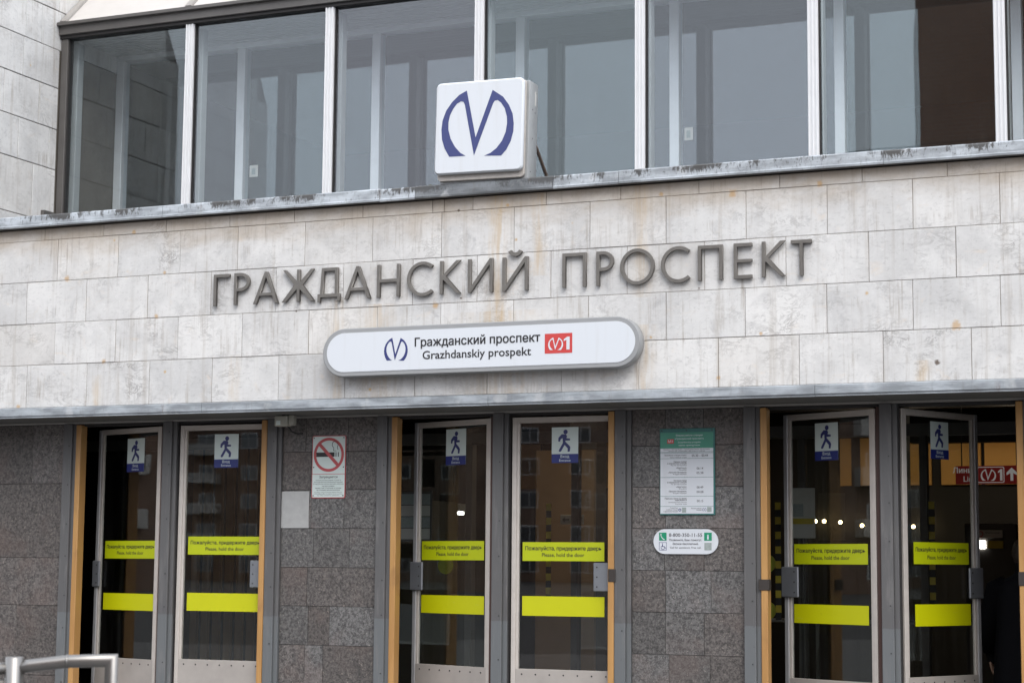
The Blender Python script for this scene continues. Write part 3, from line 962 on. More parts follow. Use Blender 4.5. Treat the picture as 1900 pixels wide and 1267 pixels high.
# ------------------------------------------------------------------ entrance doors
MAN = [(1406, 268), (1438, 270), (1446, 284), (1441, 300), (1468, 303), (1468, 317), (1433, 318), (1434, 328), (1464, 358), (1471, 371), (1466, 403), (1450, 404), (1451, 378), (1427, 352), (1402, 398), (1396, 404), (1384, 402), (1384, 392), (1414, 336), (1412, 298), (1397, 308), (1393, 326), (1379, 323), (1381, 295)]
def door(label, hx, side, ang, ped, bars, handle, kick, seed):
    """side -1: leaf reaches left of its hinge, +1: right of it. x values local along the leaf"""
    W = .86
    a, b = (-W, 0.0) if side < 0 else (0.0, W)
    d = thing('entrance_door', (hx, .53, 0), label, 'door', 'glazed entrance doors in pairs', side * ang)
    ORIG[d.name] = Vector((0, 0, 0))
    fz, kz = 2.688, kick
    st_ = .058
    fm, em = 'doorframe', 'doorcool'
    free, hinge = (a, b) if side < 0 else (b, a)
    # stiles with stepped profile
    def stile(x0, x1, mat):
        s = box('stile', x0, x1, -.022, .022, .02, fz, mat, d, .002)
        return s
    stile(a, a + st_ * .62, em if side < 0 else fm)
    stile(b - st_ * .62, b, fm if side < 0 else em)
    box('glazing_bead', a + st_ * .62, a + st_, -.013, .013, kz, fz - .044, fm, d, .001)
    box('glazing_bead', b - st_, b - st_ * .62, -.013, .013, kz, fz - .044, fm, d, .001)
    box('top_rail', a + st_ * .62 + .0003, b - st_ * .62 - .0003, -.0215, .0215, fz - .03, fz - .0004, fm, d, .002)
    box('glazing_bead', a + st_ * .62 + .0003, b - st_ * .62 - .0003, -.0125, .0125, fz - .0437, fz - .0303, fm, d, .001)
    k_ = box('kick_plate', a + st_ * .62 + .0005, b - st_ * .62 - .0005, -.0185, .0185, .02, kz, 'kick', d, .002)
    bm = bmesh.new()
    for q in range(7):
        add_cyl_y(bm, a + .09 + q * (W - .18) / 6, -.021, -.018, kz - .04, .0065, 8)
    screws(bm, k_)
    box('glass_pane', a + st_ - .004, b - st_ + .004, -.003, .003, kz + .0005, fz - .0445, 'dglass', d)
    # push plate wrapped round the free stile
    hx0, hx1, hz0, hz1 = handle
    pl = box('push_plate', hx0, hx1, -.04, -.0225, hz0, hz1, 'plate', d, .006)
    bm = bmesh.new()
    for q in (.16, .5, .84):
        xx = hx1 - .035 if side < 0 else hx0 + .03
        add_cyl_y(bm, xx, -.0425, -.0395, hz0 + (hz1 - hz0) * q, .006, 8)
    screws(bm, pl)
    # entrance pictogram sticker
    px0, px1, pz0, pz1 = ped
    sp = pz0 + (pz1 - pz0) * .25
    s = box('entrance_sticker', px0, px1, -.0050, -.0036, pz0, pz1, 'white2', d)
    box('blue_field', px0, px1, -.0064, -.0052, pz0, sp, 'signblue', s)
    u = lambda x, y: (px0 + (x - 1330) / 200 * (px1 - px0), pz1 - (y - 215) / 275 * (pz1 - pz0))
    shape('pictogram', [[u(x, y) for x, y in MAN]], (0, -.0056, 0), 'navy', s, .0003)
    hc = u(1434, 251)
    shape('pictogram', [ring_pts(hc[0], hc[1], (px1 - px0) * .082, (px1 - px0) * .082, 0, 360, 16)], (0, -.0056, 0), 'navy', s, .0003)
    cx = (px0 + px1) / 2
    lettering('lettering', [('Вход', cx, pz0 + (sp - pz0) * .57, .021, None, 'c', .006), ('Entrance', cx, pz0 + (sp - pz0) * .16, .018, None, 'c', .006)], -.0066, 'white2', s)
    # yellow strips
    (x0, x1, z1, z0), (X0, X1, Z1, Z0) = bars
    y1 = box('yellow_strip', x0, x1, -.0050, -.0036, z0, z1, 'yellow', d)
    cx, h = (x0 + x1) / 2, z1 - z0
    lettering('lettering', [('Пожалуйста, придержите дверь', cx, z0 + h * .575, .028, (x1 - x0) * .93, 'c', .011), ('Please, hold the door', cx, z0 + h * .23, .027, (x1 - x0) * .52, 'c', .012)], -.0056, 'black', y1)
    box('yellow_strip', X0, X1, -.0050, -.0036, Z0, Z1, 'yellow2', d)
    return d
door('ajar glazed entrance door at far left, nearest the side wall', -8.884, -1, R(18.5), (-.478, -.245, 2.318, 2.60), ((-.745, -.05, 1.736, 1.587), (-.75, -.055, 1.295, 1.155)), (-.874, -.775, 1.345, 1.566), .755, 1)
door('closed glazed entrance door just left of the no smoking sign', -8.704, 1, 0.0, (.322, .55, 2.334, 2.611), ((.093, .795, 1.771, 1.623), (.095, .798, 1.311, 1.165)), (.704, .868, 1.359, 1.579), .772, 2)
door('ajar glazed entrance door just right of the no smoking sign', -5.877, -1, R(20.75), (-.513, -.29, 2.339, 2.622), ((-.774, -.08, 1.742, 1.593), (-.775, -.075, 1.318, 1.177)), (-.876, -.735, 1.353, 1.577), .777, 3)
door('closed glazed entrance door just left of the green timetable', -5.703, 1, 0.0, (.32, .537, 2.334, 2.606), ((.085, .75, 1.733, 1.591), (.085, .752, 1.325, 1.177)), (.674, .868, 1.366, 1.581), .778, 4)
door('ajar glazed entrance door just right of the green timetable', -2.886, -1, R(26.5), (-.567, -.35, 2.337, 2.612), ((-.777, -.09, 1.729, 1.582), (-.783, -.088, 1.29, 1.153)), (-.878, -.715, 1.339, 1.562), .752, 5)
door('wide open glazed entrance door at far right, beside the dark-coated person', -2.722, 1, R(61.75), (.337, .54, 2.345, 2.615), ((.129, .75, 1.744, 1.588), (.136, .761, 1.304, 1.15)), (.715, .874, 1.343, 1.565), .795, 6)

# ------------------------------------------------------------------ signs on the granite
ns = thing('no_smoking_sign', (-7.295, .5, 2.08), 'white no smoking notice with red prohibition ring on the granite panel', 'sign')
shape('board', [rrect(-7.447, -7.143, 2.078, 2.578, .012)], (0, .4975, 0), 'nored', ns, .0025)
f_ = shape('face', [rrect(-7.441, -7.149, 2.084, 2.572, .01)], (0, .494, 0), 'white2', ns, .0008)
cx, cz, ro = -7.295, 2.425, .137
shape('prohibition_ring', [ring_pts(cx, cz, ro, ro, 0, 360, 48), ring_pts(cx, cz, ro - .023, ro - .023, 0, 360, 48)], (0, .4925, 0), 'nored', ns, .0004)
dx = .0095
shape('cigarette', [rect(-7.408, -7.243, 2.408, 2.444), rect(-7.234, -7.226, 2.408, 2.444), rect(-7.213, -7.205, 2.408, 2.444)], (0, .4928, 0), 'black', ns, .0003)
q = (ro - .02) * .7071
shape('prohibition_bar', [[(cx - q - dx, cz + q - dx), (cx - q + dx, cz + q + dx), (cx + q + dx, cz - q + dx), (cx + q - dx, cz - q - dx)]], (0, .4918, 0), 'nored', ns, .0003)
sm = [(-7.228, 2.455), (-7.253, 2.457), (-7.25, 2.478), (-7.266, 2.498), (-7.262, 2.52), (-7.246, 2.535), (-7.222, 2.528), (-7.212, 2.505), (-7.219, 2.483), (-7.212, 2.463)]
bm = bmesh.new()
add_tube(bm, [(x, .4925, z) for x, z in sm], .0022, 6)
bm_obj('smoke_line', bm, 'black', ns)
box('divider', -7.441, -7.149, .4920, .4930, 2.268, 2.272, 'nored', ns)
lettering('lettering', [('Запрещается', cx, 2.238, .018, .165, 'c', .004), ('курение, использование устройств', cx, 2.217, .0085, .23, 'c', 0), ('для потребления никотинсодержащей продукции', cx, 2.202, .0085, .26, 'c', 0),
          ('и электронных систем доставки никотина', cx, 2.187, .0085, .275, 'c', 0), ('на расстоянии', cx, 2.170, .009, .11, 'c', .004), ('менее чем 15 метров от входа', cx, 2.154, .009, .235, 'c', .004), ('на станцию метрополитена', cx, 2.138, .009, .21, 'c', .004),
          ('Smoking, using of nicotine delivery devices', cx, 2.121, .007, .25, 'c', 0), ('is forbidden within 15 metres of the entrance', cx, 2.109, .007, .26, 'c', 0), ('to the metro station', cx, 2.097, .007, .2, 'c', 0)], .4926, 'black', f_)
bm = bmesh.new()
for x in (-7.43, -7.16):
    for z in (2.56, 2.325, 2.098):
        add_cyl_y(bm, x, .489, .4932, z, .005, 8)
screws(bm, ns)

tt = thing('timetable_board', (-4.29, .5, 1.935), 'green and white station opening hours board on the granite panel', 'sign')
X0, X1, Z0, Z1 = -4.503, -4.076, 1.935, 2.575
box('board', X0, X1, .490, .501, Z0, Z1, 'teal', tt, .002)
box('green_header', X0 + .006, X1 - .012, .4880, .4898, 2.428, 2.545, 'green', tt)
f_ = box('white_field', X0 + .006, X1 - .012, .4882, .4898, 1.945, 2.4275, 'white', tt)
for z in (2.400, 2.392, 2.352, 2.213, 2.073, 1.999):
    box('rule_line', X0 + .006, X1 - .012, .4874, .4881, z - .0012, z + .0012, 'teal', f_)
pl_ = box('line_plate', -4.443, -4.392, .4868, .4878, 2.464, 2.496, 'red', tt)
lettering('lettering', [('М1', -4.4175, 2.471, .018, .036, 'c', .004)], .4865, 'white', pl_)
lettering('lettering', [('Режим работы станции', -4.272, 2.517, .0125, .205, 'c', .003), ('«Гражданский проспект»', -4.272, 2.493, .0125, .225, 'c', .003), ('Grazhdanskiy prospekt', -4.272, 2.467, .0115, .175, 'c', .002), ('station opening hours', -4.272, 2.445, .0115, .165, 'c', .002)], .4876, 'white', tt)
L = [('Санкт-Петербург, Гражданский проспект', -4.292, 2.416, .008, .36, 'c', 0), ('вход на станцию, выход в город', -4.292, 2.404, .008, .28, 'c', 0),
     ('Вестибюль станции открыт', -4.293, 2.372, .010, .17, 'r', .004), ('Station vestibule is open', -4.293, 2.357, .009, .13, 'r', 0), ('05:30 – 00:44', -4.19, 2.364, .0175, .125, 'c', .004)]
for z, t1, e1, n1, n2 in ((2.332, 'Первые поезда', 'The first train bound to', '06:14', '05:38'), (2.192, 'Последние поезда', 'The last train bound to', '00:49', '00:08')):
    L += [(t1, -4.293, z - .008, .010, .10, 'r', .004), ('в направлении станции', -4.293, z - .021, .010, .15, 'r', .002), (e1, -4.293, z - .034, .009, .125, 'r', 0), ('«Девяткино»', -4.293, z - .054, .010, .08, 'r', .002), ('Devyatkino', -4.293, z - .067, .009, .06, 'r', 0),
          ('«Проспект Ветеранов»', -4.293, z - .087, .010, .14, 'r', .003), ('Prospekt Veteranov', -4.293, z - .1, .009, .105, 'r', 0), (n1, -4.19, z - .062, .0165, .05, 'c', .004), (n2, -4.19, z - .095, .0165, .052, 'c', .004)]
L += [('Переход с линии на линию', -4.293, 2.052, .010, .17, 'r', .004), ('прекращается', -4.293, 2.04, .010, .09, 'r', .004), ('Interchange from one line', -4.293, 2.025, .009, .14, 'r', 0), ('to another stops', -4.293, 2.012, .009, .09, 'r', 0), ('00:15', -4.19, 2.03, .0165, .048, 'c', .004),
      ('Подробнее', -4.362, 1.984, .0075, .06, 'r', 0), ('о работе станций', -4.362, 1.971, .0075, .09, 'r', .002), ('и движении поездов', -4.362, 1.958, .0075, .11, 'r', .002), ('Режим работы', -4.178, 1.98, .0075, .08, 'r', .002), ('станций', -4.178, 1.968, .0075, .04, 'r', .002)]
lettering('lettering', L, .4878, 'black', f_)
box('code_square', -4.329, -4.297, .4868, .4880, 1.954, 1.99, 'qr', f_)
box('code_square', -4.136, -4.102, .4868, .4880, 1.958, 1.993, 'qr', f_)
shape('round_mark', [ring_pts(-4.346, 1.973, .011, .011, 0, 360, 16), ring_pts(-4.346, 1.973, .006, .006, 0, 360, 16)], (0, .4876, 0), 'blue', f_, .0003)
shape('emblem', [emblem(-4.157, 1.976, .03, .026)], (0, .4876, 0), 'blue', f_, .0003)
bm = bmesh.new()
for x in (-4.485, -4.295, -4.097):
    add_cyl_y(bm, x, .486, .4905, 2.56, .005, 8)
screws(bm, tt)

ph = thing('help_line_sign', (-4.303, .5, 1.65), 'white rounded help line plate below the green timetable', 'sign')
shape('plate', [stadium(-4.552, -4.054, 1.649, 1.831)], (0, .495, 0), 'white', ph, .004, .001)
lettering('lettering', [('8-800-350-11-55', -4.303, 1.776, .0245, .255, 'c', .004), ('Позвоните, Вам помогут.', -4.303, 1.745, .014, .25, 'c', .002), ('Звонок бесплатный.', -4.303, 1.717, .014, .20, 'c', .002), ('Call for assistance. Free call.', -4.303, 1.69, .0125, .24, 'c', 0)], .4888, 'black', ph)
g1 = shape('phone_pictogram', [rect(-4.508, -4.450, 1.747, 1.806)], (0, .4893, 0), 'pgreen', ph, .0004)
bm = bmesh.new()
add_tube(bm, [(-4.494, .4884, 1.797), (-4.493, .4884, 1.783), (-4.486, .4884, 1.768), (-4.474, .4884, 1.757), (-4.466, .4884, 1.754)], [.0055, .003, .0025, .003, .0055], 6)
bm_obj('handset', bm, 'white', g1)
g2 = shape('information_pictogram', [rect(-4.16, -4.102, 1.747, 1.806)], (0, .4893, 0), 'pgreen', ph, .0004)
lettering('lettering', [('i', -4.131, 1.757, .036, .014, 'c', .02)], .4885, 'white', g2)
g3 = shape('wheelchair_pictogram', [rect(-4.508, -4.450, 1.676, 1.735), rect(-4.5055, -4.4525, 1.6785, 1.7325)], (0, .4893, 0), 'blue', ph, .0004)
bm = bmesh.new()
add_tube(bm, [(-4.482, .4889, 1.728), (-4.4815, .4889, 1.726)], .003, 6)
add_tube(bm, [(-4.482, .4889, 1.722), (-4.48, .4889, 1.704), (-4.466, .4889, 1.704), (-4.458, .4889, 1.69)], .002, 6)
add_tube(bm, [(-4.478 + .014 * math.cos(R(t)), .4889, 1.696 + .014 * math.sin(R(t))) for t in range(110, 375, 20)], .0016, 6)
bm_obj('wheelchair_mark', bm, 'blue', g3)
box('code_square', -4.158, -4.104, .4882, .4896, 1.678, 1.732, 'qr', ph)

dv = thing('wall_sensor', (-7.59, .33, 2.65), 'small ivory sensor box under the soffit left of the no smoking sign', 'sensor')
box('housing', -7.672, -7.555, .265, .345, 2.645, 2.728, 'ivory', dv, .006)
box('side_block', -7.554, -7.51, .285, .34, 2.652, 2.7345, 'ivory', dv, .004)
box('label', -7.655, -7.615, .2635, .2655, 2.655, 2.69, 'white2', dv)
bm = bmesh.new()
add_tube(bm, [(-7.58, .33, 2.646), (-7.59, .40, 2.61), (-7.57, .47, 2.595), (-7.54, .499, 2.60)], .006, 8)
bm_obj('cable', bm, 'cable', dv)
box('mount_stem', -7.62, -7.6, .295, .315, 2.7281, 2.7368, 'screw', dv)

# ------------------------------------------------------------------ handrail in the foreground
hr = thing('handrail', (-4.76, -6.76, 0), 'brushed stainless steel handrail in the lower left foreground', 'railing')
P0, P1, P2 = Vector((-4.70, -6.735, 1.145)), Vector((-4.564, -6.68, 1.163)), Vector((-4.405, -6.612, 1.168))
bm = bmesh.new()
add_tube(bm, [(-4.757, -6.76, 1.136), P0, P1, P2, P2 + Vector((0, 0, -.6)), P2 + Vector((0, 0, -1.168))], .0255, 24)
bm_obj('top_rail', bm, 'stainless', hr, True)
bm = bmesh.new()
add_tube(bm, [P1 + Vector((-.004, -.0016, 0)), P1 + Vector((.004, .0016, .0003))], .027, 24)
bm_obj('weld_collar', bm, 'stainless', hr, True)
bm = bmesh.new()
add_tube(bm, [(-4.757, -6.76, 0), (-4.757, -6.76, 1.176), (-4.757, -6.76, 1.179)], [.036, .036, .031], 24)
bm_obj('post', bm, 'stainless', hr, True)
bm = bmesh.new()
add_tube(bm, [(-4.757, -6.76, 1.136), (-5.9, -7.05, 1.06), (-7.2, -7.4, .97)], .0235, 24)
bm_obj('lower_rail', bm, 'stainless', hr, True)
bm = bmesh.new()
add_tube(bm, [(-4.757, -6.76, 1.08), (-5.9, -7.05, 1.005), (-7.2, -7.4, .9)], .013, 16)
bm_obj('lower_rail', bm, 'stainless', hr, True)
bm = bmesh.new()
add_tube(bm, [(-7.2, -7.4, 0), (-7.2, -7.4, 1.0)], .03, 20)
bm_obj('post', bm, 'stainless', hr, True)

# ------------------------------------------------------------------ vestibule seen through the doors
vb = thing('vestibule', (-5, 4, 0), 'dim vestibule hall with amber wall panels behind the entrance doors', 'hall')
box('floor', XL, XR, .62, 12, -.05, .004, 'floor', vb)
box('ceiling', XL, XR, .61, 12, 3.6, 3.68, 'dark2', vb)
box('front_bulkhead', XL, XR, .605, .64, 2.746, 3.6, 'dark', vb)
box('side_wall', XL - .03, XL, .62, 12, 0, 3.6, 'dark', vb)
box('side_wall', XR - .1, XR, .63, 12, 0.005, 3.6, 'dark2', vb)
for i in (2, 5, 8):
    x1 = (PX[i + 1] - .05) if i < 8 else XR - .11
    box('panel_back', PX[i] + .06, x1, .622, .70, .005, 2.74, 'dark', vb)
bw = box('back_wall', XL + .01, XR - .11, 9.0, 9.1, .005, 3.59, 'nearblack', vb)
for a, b in ((-9.6, -8.9), (-8.7, -7.9), (-5.12, -4.99), (-4.88, -4.77), (-4.72, -4.42), (-4.32, -4.06), (-3.95, -3.5), (-3.46, -2.9), (-2.86, -2.2)):
    box('amber_panel', a, b, 8.96, 8.995, 2.51, 3.06, 'amber', bw, .004)
for a in (-7.2, -5.8, -4.0, -1.6):
    box('pier', a, a + .3, 5.6, 5.9, .005, 3.59, 'dark2', vb)
for a, b, y in ((-7.5, -6.85, 5.4), (-6.45, -6.2, 5.2), (-9.9, -9.2, 4.6), (-5.9, -5.5, 6.4)):
    box('tan_wall_panel', a, b, y, y + .06, .005, 2.75, 'tanwall', vb, .004)
box('ticket_booth', -9.1, -8.2, 4.2, 5.0, .005, 2.2, 'dark2', vb, .02)
for k in range(10):
    box('slatted_screen', -10.4 + k * .13, -10.33 + k * .13, 3.4, 3.45, .005, 2.7, 'tanwall', vb)
for k in range(5):
    box('queue_rail', -5.0 + k * .7, -4.97 + k * .7, 4.4, 4.43, .005, 1.05, 'stainless', vb)
box('queue_rail', -5.0, -2.17, 4.39, 4.44, 1.051, 1.09, 'stainless', vb, .01)
box('beam', -3.9, -1.8, 6.9, 7.1, 2.86, 2.98, 'dark', vb)
# inner row of doors
ir = box('inner_door_row', XL + .02, XR - .11, 2.38, 2.46, 2.62, 2.72, 'bronze', vb)
for k, c in enumerate([-9.9 + .9986 * q for q in range(11)]):
    box('inner_post', c - .03, c + .03, 2.37, 2.47, .005, 2.619, 'dark2', ir, .003)
    if k % 2 == 0 and k:
        box('inner_pane', c + .032, c + .965, 2.415, 2.421, .1, 2.61, 'dglass', ir)
for x in (-6.14, -4.105, -2.845):
    for k in range(16):
        z = 1.13 + k * .06
        box('hazard_tape', x - .023, x + .023, 2.362, 2.3685, z, z + .0595, 'hazy' if k % 2 else 'rubber', ir)
for x, z, r in ((-4.21, 1.589, .075), (-4.21, 1.205, .075), (-7.135, 1.55, .075), (-7.135, 1.19, .06)):
    shape('yellow_disc', [ring_pts(x, z, r, r, 0, 360, 28)], (0, 2.40, 0), 'tan', ir, .0015)
# notices and signs inside
n1 = thing('inside_poster', (-3.79, 1.9, 1.79), 'pale information poster behind the glass of the door right of the timetable', 'poster')
box('sheet', -3.905, -3.677, 1.897, 1.905, 1.789, 2.187, 'offwhite', n1, .002)
box('code_square', -3.88, -3.77, 1.8945, 1.8965, 1.96, 2.06, 'qr', n1)
box('yellow_field', -3.89, -3.69, 1.8945, 1.8965, 1.90, 1.945, 'hazy', n1)
box('stand_pole', -3.8, -3.78, 1.9055, 1.93, .005, 1.9, 'screw', n1)
n2 = thing('framed_notice', (-7.24, 2.0, 1.77), 'framed pale notice seen left of the ajar middle door', 'notice')
box('frame', -7.395, -7.09, 2.003, 2.02, 1.76, 2.19, 'bronze', n2, .002)
for k in range(4):
    box('sheet', -7.382, -7.105, 1.999, 2.0025, 1.775 + k * .1, 1.868 + k * .1, 'qr' if k % 2 else 'offwhite', n2)
box('stand_pole', -7.26, -7.22, 2.0205, 2.06, .005, 2.1, 'screw', n2)
n3 = thing('direction_sign', (-6.55, 4, 1.95), 'small grey arrow and wheelchair direction sign inside behind the middle doors', 'sign')
box('board', -6.672, -6.435, 3.995, 4.01, 1.95, 2.04, 'offwhite', n3, .002)
shape('arrow', [[(-6.655, 1.995), (-6.625, 2.02), (-6.625, 2.003), (-6.58, 2.003), (-6.58, 1.987), (-6.625, 1.987), (-6.625, 1.97)], [(-6.47, 1.965), (-6.47, 2.005), (-6.482, 2.005), (-6.463, 2.028), (-6.444, 2.005), (-6.456, 2.005), (-6.456, 1.965)]], (0, 3.9935, 0), 'black', n3, .0005)
shape('wheelchair_mark', [ring_pts(-6.53, 1.985, .018, .018, 0, 360, 16), ring_pts(-6.53, 1.985, .013, .013, 0, 360, 16)], (0, 3.9935, 0), 'black', n3, .0005)
box('hanger', -6.56, -6.55, 3.998, 4.005, 2.0405, 3.6, 'screw', n3)
n4 = thing('line_direction_sign', (-2.75, 5, 2.34), 'red hanging line 1 direction sign with white arrow inside the far right opening', 'sign')
box('board', -3.10, -2.45, 4.98, 5.02, 2.342, 2.51, 'glow_red', n4, .003)
lettering('lettering', [('Линия', -2.91, 2.445, .05, None, 'r', .006), ('Line', -2.91, 2.365, .05, None, 'r', .006)], 4.9785, 'glow_white', n4)
shape('emblem', [emblem(-2.80, 2.425, .14, .11)], (0, 4.978, 0), 'glow_white', n4, .0004)
shape('numeral', [one(-2.712, 2.372, .105, .04)], (0, 4.978, 0), 'glow_white', n4, .0004)
shape('badge_outline', [rrect(-2.90, -2.655, 2.352, 2.50, .015), rrect(-2.893, -2.662, 2.359, 2.493, .012)], (0, 4.978, 0), 'glow_white', n4, .0004)
shape('arrow', [[(-2.60, 2.37), (-2.60, 2.44), (-2.635, 2.42), (-2.635, 2.445), (-2.588, 2.49), (-2.54, 2.445), (-2.54, 2.42), (-2.575, 2.44), (-2.575, 2.37)]], (0, 4.978, 0), 'glow_white', n4, .0004)
box('hanger', -3.05, -3.04, 4.995, 5.005, 2.5105, 3.6, 'screw', n4)
box('hanger', -2.55, -2.54, 4.995, 5.005, 2.5105, 3.6, 'screw', n4)
n5 = thing('prohibition_notice', (-2.96, 6, 1.75), 'small white prohibition notice inside the far right opening', 'notice')
box('board', -3.085, -2.835, 5.99, 6.0, 1.862, 1.938, 'offwhite', n5)
shape('prohibition_ring', [ring_pts(-3.045, 1.90, .028, .028, 0, 360, 20), ring_pts(-3.045, 1.90, .02, .02, 0, 360, 20)], (0, 5.988, 0), 'nored', n5, .0005)
lettering('lettering', [('Вход воспрещён', -2.925, 1.905, .014, .14, 'c', 0)], 5.9885, 'black', n5)
box('lit_window', -3.08, -2.999, 5.99, 6.0, 1.759, 1.833, 'tube', n5)
box('dull_window', -2.977, -2.829, 5.99, 6.0, 1.76, 1.833, 'hazy', n5)
box('booth', -3.2, -2.7, 6.0005, 6.4, .005, 2.0, 'dark2', n5, .01)

# lamps inside; the high ceiling ones are added unseen to light the panels
def lamp_light(name, loc, e, c, sx, sy):
    l = bpy.data.lights.new(name, 'AREA')
    l.shape = 'RECTANGLE'
    l.size, l.size_y = sx, sy
    l.energy = e
    l.color = c
    o = bpy.data.objects.new(name, l)
    o.location = loc
    COL.objects.link(o)
    return o
for k, (x, y, zl, e) in enumerate(((-4.4, 7.4, 3.46, 4.5), (-2.7, 7.6, 3.46, 4.5), (-8.72, 6.0, 2.12, 2), (-6.4, 3.9, 3.46, 5))):
    t_ = thing('hall_lamp_or_fill', (x, y, zl), ('unseen ceiling lamp added to light the amber panels behind the right-hand doors', 'unseen ceiling lamp added to light the amber panels in the far right opening', 'small lit hanging lamp inside behind the ajar middle door', 'unseen ceiling lamp added to light the tan panels behind the closed door left of the timetable')[k], 'lamp', 'lit lamps in the hall')
    L = .3 if zl > 3 else .1
    box('housing', x - L - .02, x + L + .02, y - .08, y + .08, zl + .0155, zl + .1, 'wframe', t_, .004)
    box('diffuser', x - L, x + L, y - .065, y + .065, zl - .015 if L < .2 else zl, zl + .015, 'tube', t_)
    box('suspension', x - .01, x + .01, y - .01, y + .01, zl + .1005, 3.599, 'screw', t_)
    lo = lamp_light('lamp_light', (0, 0, 0), e, (1.0, .74, .42), L * 1.9, .12)
    lo.parent = t_
    lo.location = (0, 0, -.034)
for k, (x, z) in enumerate(((-5.401, 2.098), (-5.299, 2.098), (-5.108, 2.086), (-4.855, 2.048), (-4.264, 2.035), (-4.109, 2.066))):
    t_ = thing('wall_bulb', (x, 8.9, z), ('leftmost of the glowing bulbs inside behind the door right of the timetable', 'second from left of the glowing bulbs inside behind the door right of the timetable', 'third from left of the glowing bulbs inside behind the door right of the timetable', 'fourth from left of the glowing bulbs, near the central post', 'glowing bulb inside just right of the central post', 'rightmost of the glowing bulbs inside')[k], 'lamp', 'glowing bulbs inside the hall')
    bm = bmesh.new()
    bmesh.ops.create_uvsphere(bm, u_segments=12, v_segments=8, radius=.021, matrix=Matrix.Translation((x, 8.9, z)))
    bm_obj('bulb', bm, 'bulb', t_, True)
    bm = bmesh.new()
    add_tube(bm, [(x, 8.925, z), (x, 8.998, z)], .012, 8)
    bm_obj('socket', bm, 'screw', t_)

# ------------------------------------------------------------------ person in the doorway
def skin_mesh(name, verts, edges, radii, root, sub=2):
    me = bpy.data.meshes.new(name)
    me.from_pydata(verts, edges, [])
    o = bpy.data.objects.new('tmp', me)
    COL.objects.link(o)
    sk = o.modifiers.new('skin', 'SKIN')
    for i, r in enumerate(radii):
        q = me.skin_vertices[0].data[i]
        q.radius = r if isinstance(r, tuple) else (r, r)
        q.use_root = i == root
    ss = o.modifiers.new('sub', 'SUBSURF')
    ss.levels = ss.render_levels = sub
    dg = bpy.context.evaluated_depsgraph_get()
    out = bpy.data.meshes.new_from_object(o.evaluated_get(dg))
    bpy.data.objects.remove(o)
    for p in out.polygons:
        p.use_smooth = True
    out.name = name
    return out
PXX, PYY = -2.03, 1.62
pr = thing('person', (PXX, PYY, 0), 'person in a long black coat walking in through the far right doorway, seen from behind', 'person')
pr.rotation_euler = (0, 0, R(-10))
ORIG[pr.name] = Vector((0, 0, 0))
V = [(0, 0, .95), (0, .0, 1.15), (0, -.01, 1.38), (0, 0, 1.5), (0, .02, 1.6), (0, .03, 1.72),
     (-.09, 0, .9), (-.1, .13, .5), (-.1, .1, .09), (-.1, .22, .04), (.09, 0, .9), (.1, -.06, .5), (.1, -.24, .12), (.1, -.14, .04),
     (-.2, -.01, 1.42), (-.27, -.04, 1.16), (-.29, .06, .93), (-.285, .09, .85), (.2, -.01, 1.42), (.27, .02, 1.16), (.27, .12, .95), (.265, .15, .87)]
E_ = [(0, 1), (1, 2), (2, 3), (3, 4), (4, 5), (0, 6), (6, 7), (7, 8), (8, 9), (0, 10), (10, 11), (11, 12), (12, 13), (2, 14), (14, 15), (15, 16), (16, 17), (2, 18), (18, 19), (19, 20), (20, 21)]
RD = [(.16, .12), (.15, .115), (.17, .12), .06, (.075, .09), (.08, .095), .095, .065, .05, .045, .095, .065, .05, .045, .07, .056, .042, .03, .07, .056, .042, .03]
link('body', skin_mesh('body', V, E_, RD, 0), (0, 0, 0), pr, 'coat')
rings = [(.46, .27, .2, .02), (.7, .25, .185, .01), (.95, .23, .17, 0), (1.15, .215, .15, 0), (1.33, .225, .15, -.005), (1.43, .2, .125, 0), (1.49, .1, .085, .0), (1.53, .075, .07, .005)]
bm = bmesh.new()
prev = None
for z, rx, ry, dy in rings:
    ring = []
    for j in range(28):
        an = 2 * math.pi * j / 28
        k = 1 + .05 * math.sin(an * 5 + z * 3) * (1.2 - z if z < 1.2 else 0)
        ring.append(bm.verts.new((rx * k * math.cos(an), ry * k * math.sin(an) + dy, z)))
    if prev:
        for j in range(28):
            bm.faces.new((prev[j], prev[(j + 1) % 28], ring[(j + 1) % 28], ring[j]))
    prev = ring
bm_obj('coat', bm, 'coat', pr, True)
for s in (-1, 1):
    arm = [(s * .2, -.01, 1.42), (s * .275, -.04 if s < 0 else .02, 1.16), (s * .29, .06 if s < 0 else .12, .95)]
    bm = bmesh.new()
    add_tube(bm, [(s * .13, 0, 1.45), (s * .21, -.01, 1.40), arm[1], arm[2]], [.07, .085, .072, .058], 16)
    bm_obj('coat_sleeve', bm, 'coat', pr, True)
    hx, hy = s * .29, (.07 if s < 0 else .13)
    vv, ee, rr = [(hx, hy, .95), (hx, hy + .01, .90), (hx, hy + .015, .865)], [(0, 1), (1, 2)], [.026, (.02, .038), (.016, .036)]
    for k in range(4):
        oy = (k - 1.5) * .019
        n = len(vv)
        ln = (.07, .08, .075, .06)[k]
        vv += [(hx, hy + .015 + oy, .845), (hx - s * .008, hy + .018 + oy, .845 - ln * .5), (hx - s * .024, hy + .016 + oy, .845 - ln)]
        ee += [(2, n), (n, n + 1), (n + 1, n + 2)]
        rr += [.009, .0085, .007]
    n = len(vv)
    vv += [(hx - s * .012, hy + .045, .885), (hx - s * .02, hy + .058, .852)]
    ee += [(1, n), (n, n + 1)]
    rr += [.01, .008]
    link('hand', skin_mesh('hand', vv, ee, rr, 0, 1), (0, 0, 0), pr, 'skin')
bm = bmesh.new()
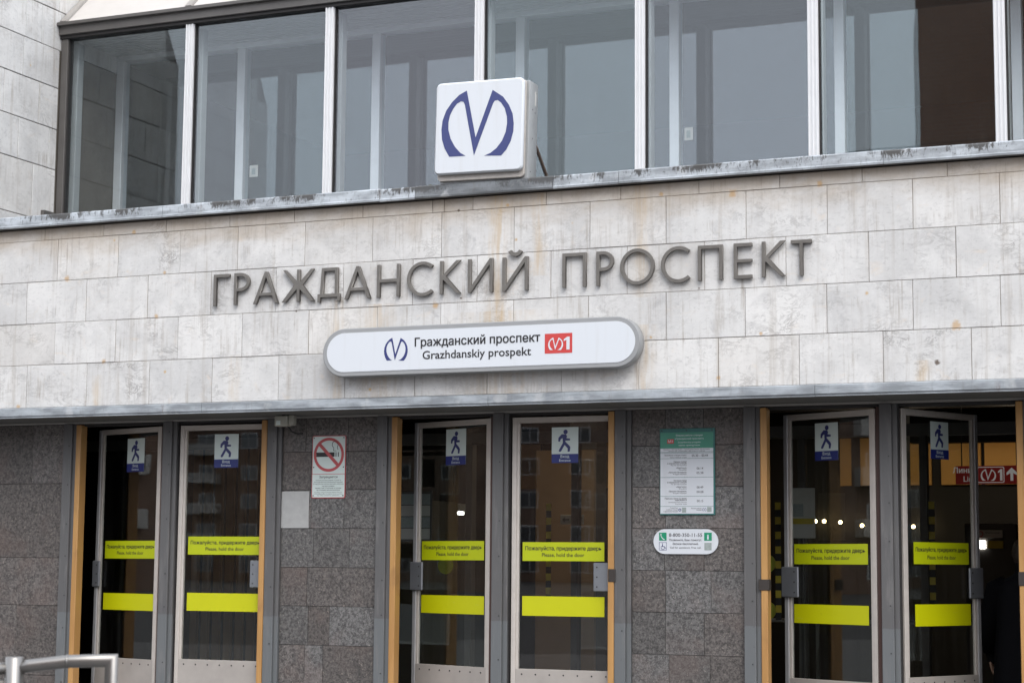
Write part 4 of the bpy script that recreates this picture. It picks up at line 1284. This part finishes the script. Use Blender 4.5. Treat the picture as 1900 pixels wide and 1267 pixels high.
bmesh.ops.create_uvsphere(bm, u_segments=24, v_segments=16, radius=1.0, matrix=Matrix.Translation((0, .03, 1.665)) @ Matrix.Diagonal((.078, .098, .118, 1)))
for v in bm.verts:
    if v.co.y > .1 and abs(v.co.x) < .014 and 1.62 < v.co.z < 1.68:
        v.co.y += .018
bm_obj('head', bm, 'skin', pr, True)
bm = bmesh.new()
bmesh.ops.create_uvsphere(bm, u_segments=24, v_segments=16, radius=1.0, matrix=Matrix.Translation((0, .012, 1.682)) @ Matrix.Diagonal((.09, .1, .118, 1)))
for v in bm.verts:
    v.co += Vector((rng.uniform(-1, 1), rng.uniform(-1, 1), rng.uniform(-1, 1))) * .003
    if v.co.y > .06 and v.co.z < 1.7:
        v.co.y = .06
bm_obj('hair', bm, 'hair', pr, True)

# ------------------------------------------------------------------ the street behind the photographer (seen in the glass)
def block(name, label, loc, rz, L, D, H, floors, bays, mat, balcony_every):
    b = thing(name, loc, label, 'building', 'brick apartment blocks mirrored in the glass', rz)
    ORIG[b.name] = Vector((0, 0, 0))
    box('wall', 0, L, 0, D, 0, H, mat, b)
    box('cornice', -.3, L + .3, -.3, D + .3, H + .001, H + .6, 'balc', b)
    fh, bw_ = H / floors, L / bays
    for f in range(floors):
        for k in range(bays):
            cx, z = (k + .5) * bw_, f * fh + fh * .55
            for side in (0, 1):
                y = D if side else 0
                sg = 1 if side else -1
                if side == 0 and name == 'apartment_tower':
                    continue
                wv = min(1.9, bw_ * .55)
                fr = box('window', cx - wv / 2, cx + wv / 2, min(y, y + sg * .06), max(y, y + sg * .06), z - .75, z + .75, 'wframe', b)
                for q in (0, 1):
                    xa = cx - wv / 2 + .1 + q * (wv / 2 - .05)
                    box('window_pane', xa, xa + wv / 2 - .15, min(y + sg * .0605, y + sg * .08), max(y + sg * .0605, y + sg * .08), z - .65, z + .65, 'pane', fr)
                if side == 0 and balcony_every and k % balcony_every == 1 and f:
                    box('balcony', cx - wv * .9, cx + wv * .9, -1.2, -.0005, z - 1.25, z - .2, 'balc', b)
                break
    return b
# rz is the turn about Z; the windowed long side (local y=0, facing local -y) is turned toward the station
block('apartment_block', 'long red brick apartment block with balconies mirrored in the closed doors', (-20, -150, 0), R(180), 120, 14, 27, 9, 24, 'brick2', 3)
block('apartment_block', 'red brick apartment block mirrored in the ajar doors', (-95, -110, 0), R(90), 100, 14, 27, 9, 20, 'brick2', 3)
block('apartment_tower', 'tall brown brick tower mirrored in the right-hand upper window', (18, -50, 0), R(180), 30.95, 14, 30, 10, 8, 'brick', 0)
for k, (y, z, dz) in enumerate(((-21, 9.3, 1.0), (-23, 8.7, .8))):
    bm = bmesh.new()
    pts = []
    for i in range(25):
        t = i / 24
        pts.append((-70 + 110 * t, y + 6 * t, z + dz * (2 * t - 1) ** 2))
    add_tube(bm, pts, .009, 6)
    o = bm_obj('overhead_cable', bm, 'cable')
    tag(o, ('upper overhead street cable mirrored as a thin line in the upper windows', 'lower overhead street cable mirrored as a thin line in the upper windows')[k], 'cable', 'overhead cables over the street')
